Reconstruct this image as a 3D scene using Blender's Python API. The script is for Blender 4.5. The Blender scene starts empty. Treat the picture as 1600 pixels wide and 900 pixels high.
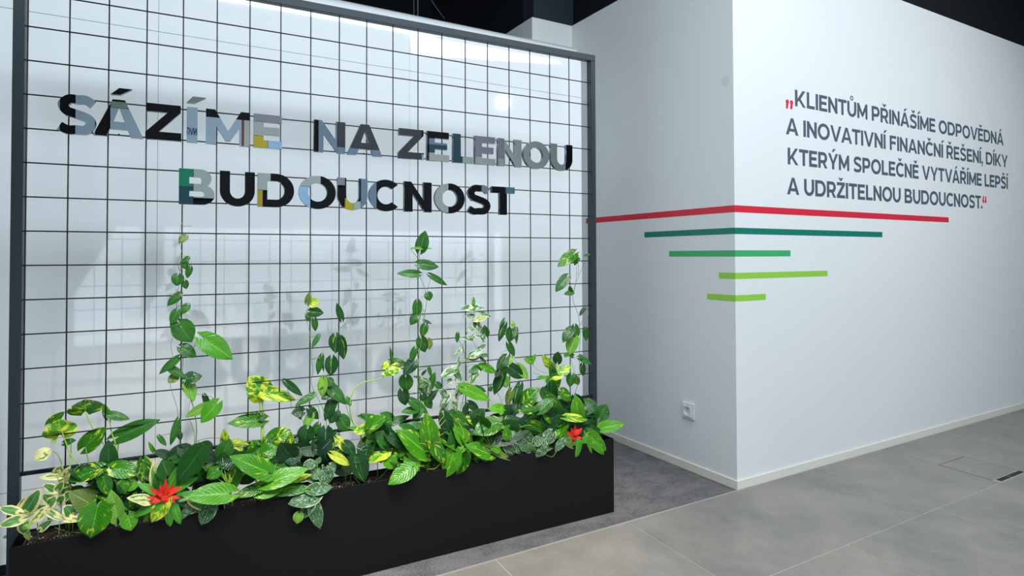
import bpy, math, random
from mathutils import Vector, Matrix, noise
random.seed(7)
PI = math.pi
SC = bpy.context.scene
COL = SC.collection

# ------------------------------------------------------------------ camera
CAM = Vector((0.3973, -2.2347, 1.1010))
YAW, PITCH, ROLL = 0.497, 0.0184, 0.0028
FPX, CX, CY = 954.6, 800.0, 381.94
_F0 = Vector((math.sin(YAW), math.cos(YAW), 0)); _R0 = Vector((math.cos(YAW), -math.sin(YAW), 0)); _U0 = Vector((0, 0, 1))
_F = _F0*math.cos(PITCH) + _U0*math.sin(PITCH)
_U1 = -_F0*math.sin(PITCH) + _U0*math.cos(PITCH)
_R = _R0*math.cos(ROLL) - _U1*math.sin(ROLL)
_U = _R0*math.sin(ROLL) + _U1*math.cos(ROLL)
cd = bpy.data.cameras.new('camera'); cam = bpy.data.objects.new('camera', cd); COL.objects.link(cam)
cam.matrix_world = Matrix(((_R.x, _U.x, -_F.x, CAM.x), (_R.y, _U.y, -_F.y, CAM.y), (_R.z, _U.z, -_F.z, CAM.z), (0, 0, 0, 1)))
cd.sensor_width = 36; cd.lens = FPX/1600*36; cd.shift_y = -(450-CY)/1600; cd.clip_start = 0.02
SC.camera = cam

# ------------------------------------------------------------------ light
SC.view_settings.view_transform = 'Standard'; SC.view_settings.look = 'None'
SC.view_settings.exposure = 0.30; SC.view_settings.gamma = 1; SC.view_settings.use_curve_mapping = False
w = bpy.data.worlds.new('world'); SC.world = w; w.use_nodes = True
w.node_tree.nodes['Background'].inputs[0].default_value = (0.62, 0.80, 1.0, 1)
w.node_tree.nodes['Background'].inputs[1].default_value = 0.12

def aim(o, target):
    o.rotation_euler = (Vector(target)-o.location).to_track_quat('-Z', 'Y').to_euler()
def area(name, loc, target, sx, sy, power, color):
    l = bpy.data.lights.new(name, 'AREA'); l.shape = 'RECTANGLE'; l.size = sx; l.size_y = sy; l.energy = power; l.color = color
    o = bpy.data.objects.new(name, l); COL.objects.link(o); o.location = loc; aim(o, target); return o
def spot(name, loc, target, power, angle, blend, color, r=0.04):
    l = bpy.data.lights.new(name, 'SPOT'); l.energy = power; l.spot_size = math.radians(angle); l.spot_blend = blend; l.color = color; l.shadow_soft_size = r
    o = bpy.data.objects.new(name, l); COL.objects.link(o); o.location = loc; aim(o, target); return o
WARM = (1.0, 0.93, 0.84); COOL = (0.86, 0.93, 1.0); NEUT = (0.95, 0.97, 1.0)
spot('track_spot', (3.9, -3.0, 2.9), (3.3, -0.15, 0.85), 36, 80, 1.0, NEUT)
spot('track_spot', (5.6, -2.8, 2.9), (5.2, -0.10, 0.6), 52, 85, 1.0, (0.85, 0.97, 1.0))
spot('track_spot', (0.35, -1.15, 2.9), (0.45, -0.10, 0.36), 165, 38, 0.9, WARM, 0.02)
spot('track_spot', (1.45, -1.05, 2.9), (1.40, -0.10, 0.36), 165, 38, 0.9, WARM, 0.02)
spot('track_spot', (2.2, -1.5, 2.9), (1.6, -1.0, 0.0), 44, 70, 1.0, (1.0, 0.82, 0.66), 0.03)
spot('track_spot', (2.05, 0.30, 2.9), (1.9, -0.25, 0.2), 30, 50, 0.8, WARM, 0.015)
area('soft_overhead_fill', (3.7, -1.9, 3.55), (3.2, -0.9, 0.6), 2.6, 1.1, 66, COOL)  # added soft area light for the right wall, not a known lamp
area('soft_overhead_fill', (0.9, -1.75, 3.55), (0.8, -0.6, 0.6), 3.2, 1.1, 138, (0.78, 0.91, 1.0))  # added broad fill, keeps letter shadows on the partition soft
area('low_front_fill', (2.2, -4.5, 0.80), (2.0, 0.4, 0.9), 5.0, 1.25, 42, (0.78, 0.90, 1.0))  # added low fill behind the camera; its reflection reads as a window
area('back_wall_fill', (2.2, -3.0, 3.4), (2.2, -4.6, 1.6), 4.5, 0.5, 29, NEUT)  # added light to brighten the room wall that the letters mirror

# ------------------------------------------------------------------ helpers
def at(u, v, y):
    d = _F + _R*((u-CX)/FPX) - _U*((v-CY)/FPX)
    return CAM + d*((y-CAM.y)/d.y)
def tag(o, label=None, cat=None, group=None, kind=None):
    if label: o['label'] = label
    if cat: o['category'] = cat
    if group: o['group'] = group
    if kind: o['kind'] = kind
    return o
def empty(name, loc, label=None, cat=None, group=None, kind=None, rz=0):
    o = bpy.data.objects.new(name, None); COL.objects.link(o); o.location = loc; o.rotation_euler = (0, 0, rz)
    o.empty_display_size = 0.05
    return tag(o, label, cat, group, kind)
class MB:
    """collects faces, builds one mesh object"""
    def __init__(s): s.v = []; s.f = []; s.m = []; s.uv = None
    def add(s, vs, fs, mi=0):
        n = len(s.v); s.v += [tuple(p) for p in vs]; s.f += [tuple(i+n for i in f) for f in fs]; s.m += [mi]*len(fs)
    def box(s, a, b, mi=0):
        (x0, y0, z0), (x1, y1, z1) = a, b
        s.add([(x0,y0,z0),(x1,y0,z0),(x1,y1,z0),(x0,y1,z0),(x0,y0,z1),(x1,y0,z1),(x1,y1,z1),(x0,y1,z1)],
              [(0,3,2,1),(4,5,6,7),(0,1,5,4),(1,2,6,5),(2,3,7,6),(3,0,4,7)], mi)
    def tube(s, pts, r, n=6, mi=0, r1=None):
        pts = [Vector(p) for p in pts]; k = len(pts); rings = []
        up = Vector((0.13, 0.2, 1)).normalized(); prev = None
        for i, p in enumerate(pts):
            t = (pts[min(i+1, k-1)]-pts[max(i-1, 0)]).normalized()
            if prev is None:
                a = t.cross(up)
                if a.length < 0.1: a = t.cross(Vector((1, 0, 0)))
            else: a = prev - t*prev.dot(t)
            a.normalize(); prev = a; b = t.cross(a)
            rr = r if r1 is None else r+(r1-r)*i/(k-1)
            rings.append([p+a*(rr*math.cos(2*PI*j/n))+b*(rr*math.sin(2*PI*j/n)) for j in range(n)])
        vs = [q for R_ in rings for q in R_]; fs = []
        for i in range(k-1):
            for j in range(n): fs.append((i*n+j, i*n+(j+1) % n, (i+1)*n+(j+1) % n, (i+1)*n+j))
        fs.append(tuple(range(n))[::-1]); fs.append(tuple((k-1)*n+j for j in range(n)))
        s.add(vs, fs, mi)
    def cyl(s, c, axis, r, h, n=24, mi=0):
        axis = Vector(axis).normalized(); s.tube([Vector(c), Vector(c)+axis*h], r, n, mi)
    def build(s, name, mats, parent=None, smooth=False, bevel=0, loc=None, rz=0):
        me = bpy.data.meshes.new(name); me.from_pydata(s.v, [], s.f)
        if not isinstance(mats, (list, tuple)): mats = [mats]
        for m in mats: me.materials.append(m)
        if len(mats) > 1: me.polygons.foreach_set('material_index', s.m)
        if smooth: me.polygons.foreach_set('use_smooth', [True]*len(me.polygons))
        if s.uv:
            ul = me.uv_layers.new(name='UVMap')
            for l in me.loops: ul.data[l.index].uv = s.uv[l.vertex_index]
        me.update()
        o = bpy.data.objects.new(name, me); COL.objects.link(o)
        if parent: o.parent = parent
        if loc is not None: o.location = loc
        if rz: o.rotation_euler = (0, 0, rz)
        if bevel:
            b = o.modifiers.new('bevel', 'BEVEL'); b.width = bevel; b.segments = 2; b.limit_method = 'ANGLE'
        return o
def box(name, a, b, mat, parent=None, bevel=0):
    m = MB(); m.box(a, b); return m.build(name, mat, parent, bevel=bevel)

# ------------------------------------------------------------------ materials
def mat(name, col, rough=0.5, metal=0.0, spec=0.5, coat=0.0):
    m = bpy.data.materials.new(name); m.use_nodes = True; b = m.node_tree.nodes['Principled BSDF']
    b.inputs['Base Color'].default_value = (*col, 1); b.inputs['Roughness'].default_value = rough
    b.inputs['Metallic'].default_value = metal; b.inputs['Specular IOR Level'].default_value = spec
    b.inputs['Coat Weight'].default_value = coat
    return m
class N:
    def __init__(s, m): s.t = m.node_tree; s.b = s.t.nodes['Principled BSDF']
    def n(s, typ, **k):
        x = s.t.nodes.new(typ)
        for a, v in k.items():
            if isinstance(a, str) and a.startswith('i_'): x.inputs[a[2:].replace('_', ' ')].default_value = v
            else: setattr(x, a, v)
        return x
    def l(s, a, b): s.t.links.new(a, b)
    def math(s, op, a, b=None, c=None, clamp=False):
        x = s.t.nodes.new('ShaderNodeMath'); x.operation = op; x.use_clamp = clamp
        for i, q in enumerate((a, b, c)):
            if q is None: continue
            if isinstance(q, (int, float)): x.inputs[i].default_value = q
            else: s.l(q, x.inputs[i])
        return x.outputs[0]
    def ramp(s, fac, stops, interp='LINEAR'):
        r = s.t.nodes.new('ShaderNodeValToRGB'); e = r.color_ramp; e.interpolation = interp
        while len(e.elements) < len(stops): e.elements.new(0.5)
        for q, (p, c) in zip(e.elements, stops): q.position = p; q.color = (*c, 1) if len(c) == 3 else c
        s.l(fac, r.inputs[0]); return r.outputs[0]
    def mix(s, f, a, b):
        x = s.t.nodes.new('ShaderNodeMix'); x.data_type = 'RGBA'
        for i, q in ((0, f), (6, a), (7, b)):
            if isinstance(q, (int, float)): x.inputs[i].default_value = q
            elif isinstance(q, tuple): x.inputs[i].default_value = (*q, 1)
            else: s.l(q, x.inputs[i])
        return x.outputs[2]
    def noise(s, vec, scale, detail=4, rough=0.5):
        x = s.t.nodes.new('ShaderNodeTexNoise'); x.inputs['Scale'].default_value = scale; x.inputs['Detail'].default_value = detail; x.inputs['Roughness'].default_value = rough
        if vec is not None: s.l(vec, x.inputs['Vector'])
        return x.outputs[0]
    def bump(s, h, strength, dist):
        x = s.t.nodes.new('ShaderNodeBump'); x.inputs['Strength'].default_value = strength; x.inputs['Distance'].default_value = dist
        s.l(h, x.inputs['Height']); s.l(x.outputs[0], s.b.inputs['Normal']); return x
    def obj(s): return s.t.nodes.new('ShaderNodeTexCoord').outputs['Object']

def plaster(name, col):
    m = mat(name, col, 0.62, spec=0.3); g = N(m); c = g.obj()
    g.bump(g.noise(c, 90, 5), 0.05, 0.006)
    g.l(g.mix(g.noise(c, 1.3, 3), tuple(x*0.97 for x in col), tuple(min(1, x*1.02) for x in col)), g.b.inputs['Base Color'])
    return m
M_wall = plaster('white_painted_plaster', (0.78, 0.79, 0.79))
M_black = mat('black_paint', (0.007, 0.008, 0.010), 0.7, spec=0.2)
M_base = mat('cream_white_baseboard', (0.78, 0.745, 0.67), 0.4)
M_frame = mat('dark_grey_powder_coated_steel', (0.016, 0.025, 0.034), 0.42, 0.1); g = N(M_frame); g.bump(g.noise(g.obj(), 900, 2), 0.08, 0.001)
M_wire = mat('black_steel_wire', (0.022, 0.017, 0.016), 0.5, 0.3)
M_box = mat('black_planter_coating', (0.0038, 0.0038, 0.0042), 0.6, spec=0.22); g = N(M_box)
g.bump(g.noise(g.obj(), 700, 2), 0.1, 0.001)
M_liner = mat('dark_grey_plastic_liner', (0.03, 0.03, 0.03), 0.4)
M_gloss = mat('glossy_white_laminate', (0.85, 0.875, 0.885), 0.05, spec=0.6, coat=0.6)
N(M_gloss).b.inputs['Coat Roughness'].default_value = 0.02
M_plinth = mat('dark_plinth', (0.02, 0.025, 0.035), 0.5)
M_steel = mat('brushed_steel', (0.6, 0.6, 0.6), 0.3, 1)
M_mirror = mat('polished_mirror_steel', (0.86, 0.90, 0.93), 0.006, 1.0)
M_edge = mat('dark_polished_letter_edge', (0.10, 0.115, 0.13), 0.25, 1.0)
M_back = mat('beige_letter_back', (0.15, 0.125, 0.105), 0.6)
M_ink = mat('slate_grey_vinyl', (0.075, 0.105, 0.14), 0.5)
M_redv = mat('red_vinyl', (0.70, 0.018, 0.045), 0.45)
M_dgreen = mat('deep_green_vinyl', (0.0, 0.19, 0.13), 0.45)
M_mgreen = mat('emerald_green_vinyl', (0.045, 0.42, 0.14), 0.45)
M_lime = mat('lime_green_vinyl', (0.30, 0.62, 0.06), 0.45)
M_plastic = mat('white_plastic', (0.72, 0.73, 0.74), 0.3)
M_dark = mat('dark_recess', (0.01, 0.01, 0.01), 0.6)
M_brass = mat('brass_pin', (0.35, 0.30, 0.15), 0.3, 1)

M_tile = mat('grey_beige_stone_tile', (0.4, 0.4, 0.4), 0.42, spec=0.4); g = N(M_tile)
tc = g.t.nodes.new('ShaderNodeNewGeometry').outputs['Position']; oi = g.t.nodes.new('ShaderNodeObjectInfo').outputs['Random']
n1 = g.noise(tc, 3.0, 8, 0.68); n2 = g.noise(tc, 14, 8, 0.75); n3 = g.noise(tc, 160, 3, 0.6)
f = g.math('MULTIPLY_ADD', n1, 0.65, g.math('MULTIPLY', n2, 0.35))
c1 = g.ramp(f, [(0.33, (0.150, 0.152, 0.14)), (0.5, (0.235, 0.222, 0.20)), (0.68, (0.330, 0.300, 0.260))])
c2 = g.mix(g.math('MULTIPLY', oi, 0.28), c1, (0.34, 0.30, 0.25))
sp = g.math('GREATER_THAN', g.noise(tc, 60, 2), 0.76)
g.l(g.mix(g.math('MULTIPLY', n3, 0.16), c2, (0.15, 0.14, 0.13)), g.b.inputs['Base Color'])
g.bump(n3, 0.1, 0.002); g.l(g.math('MULTIPLY_ADD', n2, 0.25, 0.3), g.b.inputs['Roughness'])
M_grout = mat('pale_grout', (0.50, 0.48, 0.43), 0.8)
M_strip = mat('pale_metal_strip', (0.55, 0.55, 0.52), 0.35, 0.6)
M_carpet = mat('grey_carpet', (0.16, 0.16, 0.16), 0.95, spec=0.1); g = N(M_carpet)
tc = g.t.nodes.new('ShaderNodeNewGeometry').outputs['Position']
mp = g.t.nodes.new('ShaderNodeMapping'); mp.inputs['Scale'].default_value = (1, 1.5, 1); mp.inputs['Rotation'].default_value = (0, 0, 0.6); g.l(tc, mp.inputs[0])
n1 = g.noise(mp.outputs[0], 7, 7, 0.7); n2 = g.noise(tc, 480, 2, 0.7); n3 = g.noise(tc, 190, 3, 0.8)
c1 = g.ramp(n1, [(0.40, (0.075, 0.073, 0.078)), (0.50, (0.14, 0.135, 0.14)), (0.60, (0.20, 0.19, 0.19))])
g.l(g.mix(g.ramp(n3, [(0.40, (0, 0, 0)), (0.64, (0.9, 0.9, 0.9))]), c1, (0.34, 0.32, 0.315)), g.b.inputs['Base Color'])
g.bump(g.math('ADD', n2, n3), 0.9, 0.006)
M_soil = mat('potting_soil', (0.05, 0.03, 0.02), 0.9); g = N(M_soil); c = g.obj()
g.l(g.ramp(g.noise(c, 160, 4, 0.7), [(0.35, (0.012, 0.008, 0.006)), (0.55, (0.07, 0.035, 0.02)), (0.7, (0.20, 0.11, 0.06))]), g.b.inputs['Base Color'])
g.bump(g.noise(c, 220, 4), 1.0, 0.01)
M_perl = mat('pale_perlite_grain', (0.62, 0.63, 0.60), 0.8)
M_bark = mat('brown_bark_grain', (0.16, 0.07, 0.03), 0.8)

def leaf_mat(name, base, dark, var=None, amount=0.0, mode='streak', margin=None, rib=None, rough=0.26, spec=0.36, trans=0.14, scale=1.0):
    """leaf surface: UV.x runs across the blade, UV.y from petiole to tip"""
    m = mat(name, base, rough, spec=spec); g = N(m)
    uv = g.t.nodes.new('ShaderNodeTexCoord').outputs['UV']; sx = g.t.nodes.new('ShaderNodeSeparateXYZ'); g.l(uv, sx.inputs[0])
    rnd = g.t.nodes.new('ShaderNodeObjectInfo').outputs['Random']
    s = g.math('MULTIPLY_ADD', sx.outputs[0], 2.0, -1.0); a = g.math('ABSOLUTE', s); t = sx.outputs[1]
    vein = g.math('SUBTRACT', t, g.math('MULTIPLY', a, 0.42))
    cmb = g.t.nodes.new('ShaderNodeCombineXYZ'); g.l(g.math('MULTIPLY', vein, 3.2*scale), cmb.inputs[0]); g.l(g.math('MULTIPLY', s, 0.9*scale), cmb.inputs[1]); g.l(g.math('MULTIPLY', rnd, 37.0), cmb.inputs[2])
    cm2 = g.t.nodes.new('ShaderNodeCombineXYZ'); g.l(t, cm2.inputs[1]); g.l(s, cm2.inputs[0]); g.l(g.math('MULTIPLY', rnd, 61.0), cm2.inputs[2])
    col = g.mix(g.math('MULTIPLY_ADD', g.noise(cmb.outputs[0], 2.0, 3), 0.9, g.math('MULTIPLY_ADD', rnd, 0.6, -0.3), clamp=True), dark, base)
    if var:
        if mode == 'streak': f = g.noise(cmb.outputs[0], 2.6, 5, 0.62)
        elif mode == 'spots': f = g.noise(cm2.outputs[0], 7.5, 3, 0.6)
        elif mode == 'rib': f = g.math('SUBTRACT', 0.88, g.math('MULTIPLY_ADD', g.noise(cm2.outputs[0], 3, 3), 0.5, g.math('MULTIPLY', g.math('ABSOLUTE', g.math('SUBTRACT', s, g.math('MULTIPLY_ADD', rnd, 0.9, -0.45))), 1.25)))
        elif mode == 'blotch': f = g.noise(cm2.outputs[0], 2.4, 4, 0.55)
        th = 1-amount
        k = g.ramp(f, [(max(0, th-0.035), (0, 0, 0)), (min(1, th+0.035), (1, 1, 1))])
        col = g.mix(k, col, var)
    if margin:
        wob = g.math('MULTIPLY_ADD', g.noise(cm2.outputs[0], 3.0, 3), 0.55, -0.27)
        e = g.math('MAXIMUM', a, g.math('MULTIPLY_ADD', g.math('ABSOLUTE', g.math('SUBTRACT', t, 0.5)), 2.05, -0.08))
        k = g.ramp(g.math('ADD', e, wob), [(margin[1]-0.04, (0, 0, 0)), (margin[1]+0.04, (1, 1, 1))])
        col = g.mix(k, col, margin[0])
    rc = rib or tuple(min(1, x*1.7+0.02) for x in base)
    k = g.ramp(a, [(0.025, (1, 1, 1)), (0.06, (0, 0, 0))]); col = g.mix(g.math('MULTIPLY', k, 0.7), col, rc)
    g.l(col, g.b.inputs['Base Color'])
    wv = g.math('SINE', g.math('MULTIPLY', vein, 55.0))
    g.bump(g.math('MULTIPLY_ADD', wv, 0.15, g.noise(cmb.outputs[0], 4, 2)), 0.35, 0.004)
    tr = g.t.nodes.new('ShaderNodeBsdfTranslucent'); g.l(g.mix(0.35, col, (0.25, 0.5, 0.03)), tr.inputs[0])
    mx = g.t.nodes.new('ShaderNodeMixShader'); mx.inputs[0].default_value = trans
    g.l(g.b.outputs[0], mx.inputs[1]); g.l(tr.outputs[0], mx.inputs[2]); g.l(mx.outputs[0], g.t.nodes['Material Output'].inputs[0])
    return m
YEL = (0.55, 0.62, 0.04); CRM = (0.74, 0.69, 0.30)
LM = {
 'g': leaf_mat('golden_pothos_leaf', (0.045, 0.24, 0.006), (0.009, 0.085, 0.004), YEL, 0.40, scale=0.6),
 'G': leaf_mat('bright_green_pothos_leaf', (0.11, 0.38, 0.012), (0.035, 0.20, 0.008), YEL, 0.365, scale=0.7),
 'p': leaf_mat('plain_bright_green_leaf', (0.095, 0.34, 0.02), (0.05, 0.23, 0.012)),
 'y': leaf_mat('yellow_marbled_pothos_leaf', (0.12, 0.38, 0.02), (0.03, 0.20, 0.01), (0.60, 0.66, 0.04), 0.50, scale=0.55),
 'd': leaf_mat('dark_green_heart_leaf', (0.014, 0.085, 0.012), (0.005, 0.035, 0.008), trans=0.08),
 'm': leaf_mat('mid_green_heart_leaf', (0.035, 0.17, 0.018), (0.012, 0.08, 0.010)),
 'b': leaf_mat('lime_striped_dark_leaf', (0.012, 0.075, 0.014), (0.006, 0.04, 0.010), (0.20, 0.42, 0.02), 0.42, 'rib'),
 'Y': leaf_mat('lime_yellow_leaf', (0.48, 0.58, 0.05), (0.22, 0.40, 0.03), (0.70, 0.70, 0.10), 0.45),
 'l': leaf_mat('light_lime_leaf', (0.22, 0.46, 0.06), (0.12, 0.32, 0.04)),
 'n': leaf_mat('cream_edged_leaf', (0.10, 0.28, 0.06), (0.05, 0.18, 0.05), margin=(CRM, 0.70)),
 'c': leaf_mat('mostly_cream_leaf', (0.12, 0.30, 0.07), (0.07, 0.2, 0.05), CRM, 0.52, 'blotch', margin=(CRM, 0.72)),
 'w': leaf_mat('white_marbled_leaf', (0.055, 0.19, 0.045), (0.03, 0.12, 0.035), (0.52, 0.60, 0.42), 0.47, 'blotch', margin=((0.55, 0.60, 0.40), 0.93)),
 's': leaf_mat('silver_splashed_satin_leaf', (0.055, 0.16, 0.05), (0.025, 0.09, 0.03), (0.42, 0.54, 0.40), 0.41, 'spots', margin=((0.32, 0.46, 0.24), 0.95), rough=0.5),
 'v': leaf_mat('blue_green_pale_ribbed_leaf', (0.012, 0.07, 0.03), (0.006, 0.038, 0.018), rib=(0.28, 0.42, 0.22), rough=0.35),
 'k': leaf_mat('grey_green_leaf', (0.03, 0.075, 0.03), (0.014, 0.042, 0.018), rough=0.4),
 'o': leaf_mat('olive_leaf', (0.16, 0.24, 0.04), (0.09, 0.15, 0.03)),
 'r': leaf_mat('red_bract', (0.85, 0.035, 0.012), (0.62, 0.012, 0.010), rib=(0.9, 0.08, 0.03), rough=0.35, trans=0.1),
 'B': leaf_mat('glossy_strap_leaf', (0.11, 0.40, 0.03), (0.05, 0.25, 0.02), rough=0.25),
}
for q in 'r':
    for nd in LM[q].node_tree.nodes:
        if nd.type == 'BSDF_TRANSLUCENT':
            for lk in list(nd.inputs[0].links): LM[q].node_tree.links.remove(lk)
            nd.inputs[0].default_value = (0.9, 0.05, 0.02, 1)
M_stem = mat('green_stem', (0.12, 0.28, 0.035), 0.4)
M_stem_lt = mat('pale_lime_stem', (0.30, 0.48, 0.06), 0.4)
M_stem_br = mat('reddish_brown_stem', (0.22, 0.11, 0.03), 0.5)

# ------------------------------------------------------------------ setting
A = 0.0263                                   # the walls stand 1.5 degrees off the planter's line
CB = Vector((2.7013, -0.198, 0)); DB = Vector((math.cos(A), math.sin(A), 0)); NB = Vector((math.sin(A), -math.cos(A), 0))
def W(s, n, z): return CB + DB*s + NB*n + Vector((0, 0, z))     # s along the right wall, n out of it
# local frame: an object at CB turned by A has x = s, y = -n
def wbox(name, s0, s1, n0, n1, z0, z1, m, kind='structure', parent=None, bevel=0):
    mb = MB(); mb.box((s0, -n1, z0), (s1, -n0, z1))
    o = mb.build(name, m, parent, bevel=bevel, loc=None if parent else CB, rz=0 if parent else A)
    if kind: o['kind'] = kind
    return o
HW = 2.622
wbox('wall_right', 0, 6.0, -0.15, 0, 0, HW, M_wall)
o = wbox('wall_left', 0.0, 0.15, -1.308, -0.1501, 0, HW, M_wall)
wbox('wall_far', -0.31, 0.0, -1.44, -1.308, 0, HW, M_wall)
wbox('wall_rear', -0.31, -0.19, -3.0, -1.4401, 0, HW, M_wall)
wbox('wall_upper', 0.012, 6.0, -0.15, -0.012, HW, 3.6, M_black)
wbox('wall_upper', 0.012, 0.15, -1.3085, -0.1501, HW, 3.6, M_black)
wbox('wall_upper', -0.298, 0.15, -1.44, -1.3086, HW, 3.6, mat('black_blue_paint', (0.010, 0.018, 0.028), 0.6))
wbox('wall_upper', -0.298, -0.19, -3.0, -1.4401, HW, 3.6, M_black)
mb = MB(); mb.box((-6, -6, 3.6), (9, 4, 3.7)); mb.build('ceiling', M_black)['kind'] = 'structure'
# baseboards
BH = 0.042
wbox('baseboard_right', -0.008, 6.0, 0.0, 0.008, 0, BH, M_base, bevel=0.0012)
wbox('baseboard_left', -0.008, 0.0, -1.308, -0.0001, 0, BH, M_base, bevel=0.0012)
# room behind the camera, seen in the mirrored letters and the glossy panels
YB = -4.6
room = box('wall_room', (-3.2, YB-0.12, 0), (7.6, YB, 3.6), M_black); room['kind'] = 'structure'
def bw(x0, x1, z0, z1, col, rough=0.6, t=0.03):  # invented panels, placed and coloured for what the letters reflect
    f = (2.2347-YB-0.022*0)/2.2347
    k = (CAM.y*-1+(-YB))/2.2347
    X0, X1 = 0.3973+(x0-0.3973)*k, 0.3973+(x1-0.3973)*k
    Z0, Z1 = max(0.0, 1.101+(z0-1.101)*k), min(3.55, 1.101+(z1-1.101)*k)
    key = 'reflection_panel_%.2f_%.2f_%.2f' % col
    m = bpy.data.materials.get(key) or mat(key, col, rough)
    return box('reflection_panel', (X0+0.002, YB, Z0+0.002), (X1-0.002, YB+t, Z1-0.002), m, room)
LB = (0.36, 0.49, 0.60); PG = (0.42, 0.49, 0.47); ST = (0.17, 0.25, 0.35); LV = (0.27, 0.28, 0.34); DG = (0.035, 0.04, 0.05); TE = (0.01, 0.07, 0.10)
zt, zm, zb = 1.556, 1.42, 0.72
bw(-0.4, 0.081, zm, zt+.1, LB); bw(0.119, 0.168, zm, zt+.1, LB); bw(0.206, 0.297, zm, zt, LB)
bw(0.206, 0.297, zt, zt+.02, (0.22, 0.30, 0.24)); bw(0.405, 0.452, zm, 1.583, LB); bw(0.405, 0.48, 1.587, 1.66, (0.20, 0.26, 0.22)); bw(0.452, 0.574, zm, zt, LB); bw(0.574, 0.580, zm, zt, (0.25, 0.04, 0.04))
bw(0.580, 0.604, zm, zt, PG); bw(0.604, 0.72, zt, zt+.1, LV); bw(0.604, 0.72, 1.508, zt, PG); bw(0.604, 0.655, zm, 1.508, (0.55, 0.45, 0.02)); bw(0.655, 0.72, zm, 1.508, (0.35, 0.58, 0.85))
bw(0.822, 0.887, zm, zt+.1, ST); bw(0.887, 1.06, 1.492, zt+.1, DG); bw(0.887, 1.06, zm, 1.492, ST); bw(1.06, 1.205, zm, zt+.1, DG); bw(1.205, 1.225, zm, 1.49, LB)
bw(1.235, 1.33, zm, 1.50, PG); bw(1.235, 1.33, 1.50, 1.53, TE); bw(1.235, 1.33, 1.53, 1.555, ST); bw(1.335, 1.375, zm, zt+.1, TE); bw(1.375, 1.43, zm, zt+.1, PG)
bw(1.43, 1.56, 1.50, zt+.1, LV); bw(1.43, 1.56, zm, 1.50, PG); bw(1.56, 1.862, zm, zt+.1, PG)
bw(0.36, 0.432, 1.325, zm, (0.0, 0.26, 0.13)); bw(0.36, 0.432, zb, 1.325, TE); bw(0.432, 0.503, 1.29, zm, PG); bw(0.618, 0.665, 1.325, zm, PG); bw(0.618, 0.640, zb, 1.325, (0.45, 0.38, 0.02))
bw(0.752, 0.795, 1.27, 1.345, (0.35, 0.58, 0.85)); bw(0.752, 0.83, 1.345, zm, PG); bw(0.886, 0.915, 1.355, zm, LV); bw(0.915, 0.945, zb, 1.31, (0.55, 0.45, 0.02)); bw(0.945, 0.972, zb, 1.30, PG)
bw(0.972, 1.030, zb, zm, ST); bw(1.255, 1.315, 1.27, zm, PG); bw(1.46, 1.505, 1.345, zm, LV); bw(1.57, 1.62, 1.355, zm, (0.12, 0.25, 0.32))
bw(1.70, 2.2, zb, zm, LB)
# plain white wall closing the room on the left
side = box('wall_window_side', (-3.45, YB, 0), (-3.33, 4.0, 3.6), M_wall); side['kind'] = 'structure'

# floor: slab, carpet, tiles as single pieces
slab = box('floor', (-6, -6, -0.06), (9, 4, -0.0014), M_grout); slab['kind'] = 'structure'
mb = MB(); mb.box((-6.0, 0.0, -0.009), (-0.0085, 4.0, -0.0005))
cp = mb.build('carpet', M_carpet, slab); cp.location = CB; cp.rotation_euler = (0, 0, A)
# carpet in front of the corner line
mb = MB(); mb.box((-6.0, -0.0085, -0.0095), (-0.02, -0.0045, 0.0005))
o = mb.build('edge_strip', M_strip, slab); o.location = CB; o.rotation_euler = (0, 0, A)
SHEAR = 0.048; G = 0.0017
def tile(s0, s1, n0, n1, h=0.0, name='tile'):
    def q(s, n): return (s-SHEAR*n, -n)
    a, b, c, d = q(s0+G, n0+G), q(s1-G, n0+G), q(s1-G, n1-G), q(s0+G, n1-G)
    e = 0.0008
    pts = [a, b, c, d]; cx = sum(p[0] for p in pts)/4; cy = sum(p[1] for p in pts)/4
    vs = [(p[0], p[1], -0.009) for p in pts] + [(p[0], p[1], h-e) for p in pts] + [(p[0]+(e if p[0] < cx else -e), p[1]+(e if p[1] < cy else -e), h) for p in pts]
    mb = MB(); mb.add(vs, [(0, 1, 5, 4), (1, 2, 6, 5), (2, 3, 7, 6), (3, 0, 4, 7), (4, 5, 9, 8), (5, 6, 10, 9), (6, 7, 11, 10), (7, 4, 8, 11), (8, 9, 10, 11)])
    o = mb.build(name, M_tile, slab); o.location = CB; o.rotation_euler = (0, 0, A); return o
TS = 0.621; S0 = -0.05
rows = [(0.0095, 0.581), (0.581, 1.165), (1.165, 1.75), (1.75, 2.33), (2.33, 2.92)]
for ri, (n0, n1) in enumerate(rows):
    for k in range(-5, 9):
        s0, s1 = S0+TS*k, S0+TS*(k+1)
        if ri == 0 and k == 2:                       # the tile cut for the floor box
            tile(s0, s1, n0, 0.303); tile(1.4665, s1, 0.303, n1); continue
        tile(s0, s1, n0, n1)
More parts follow.
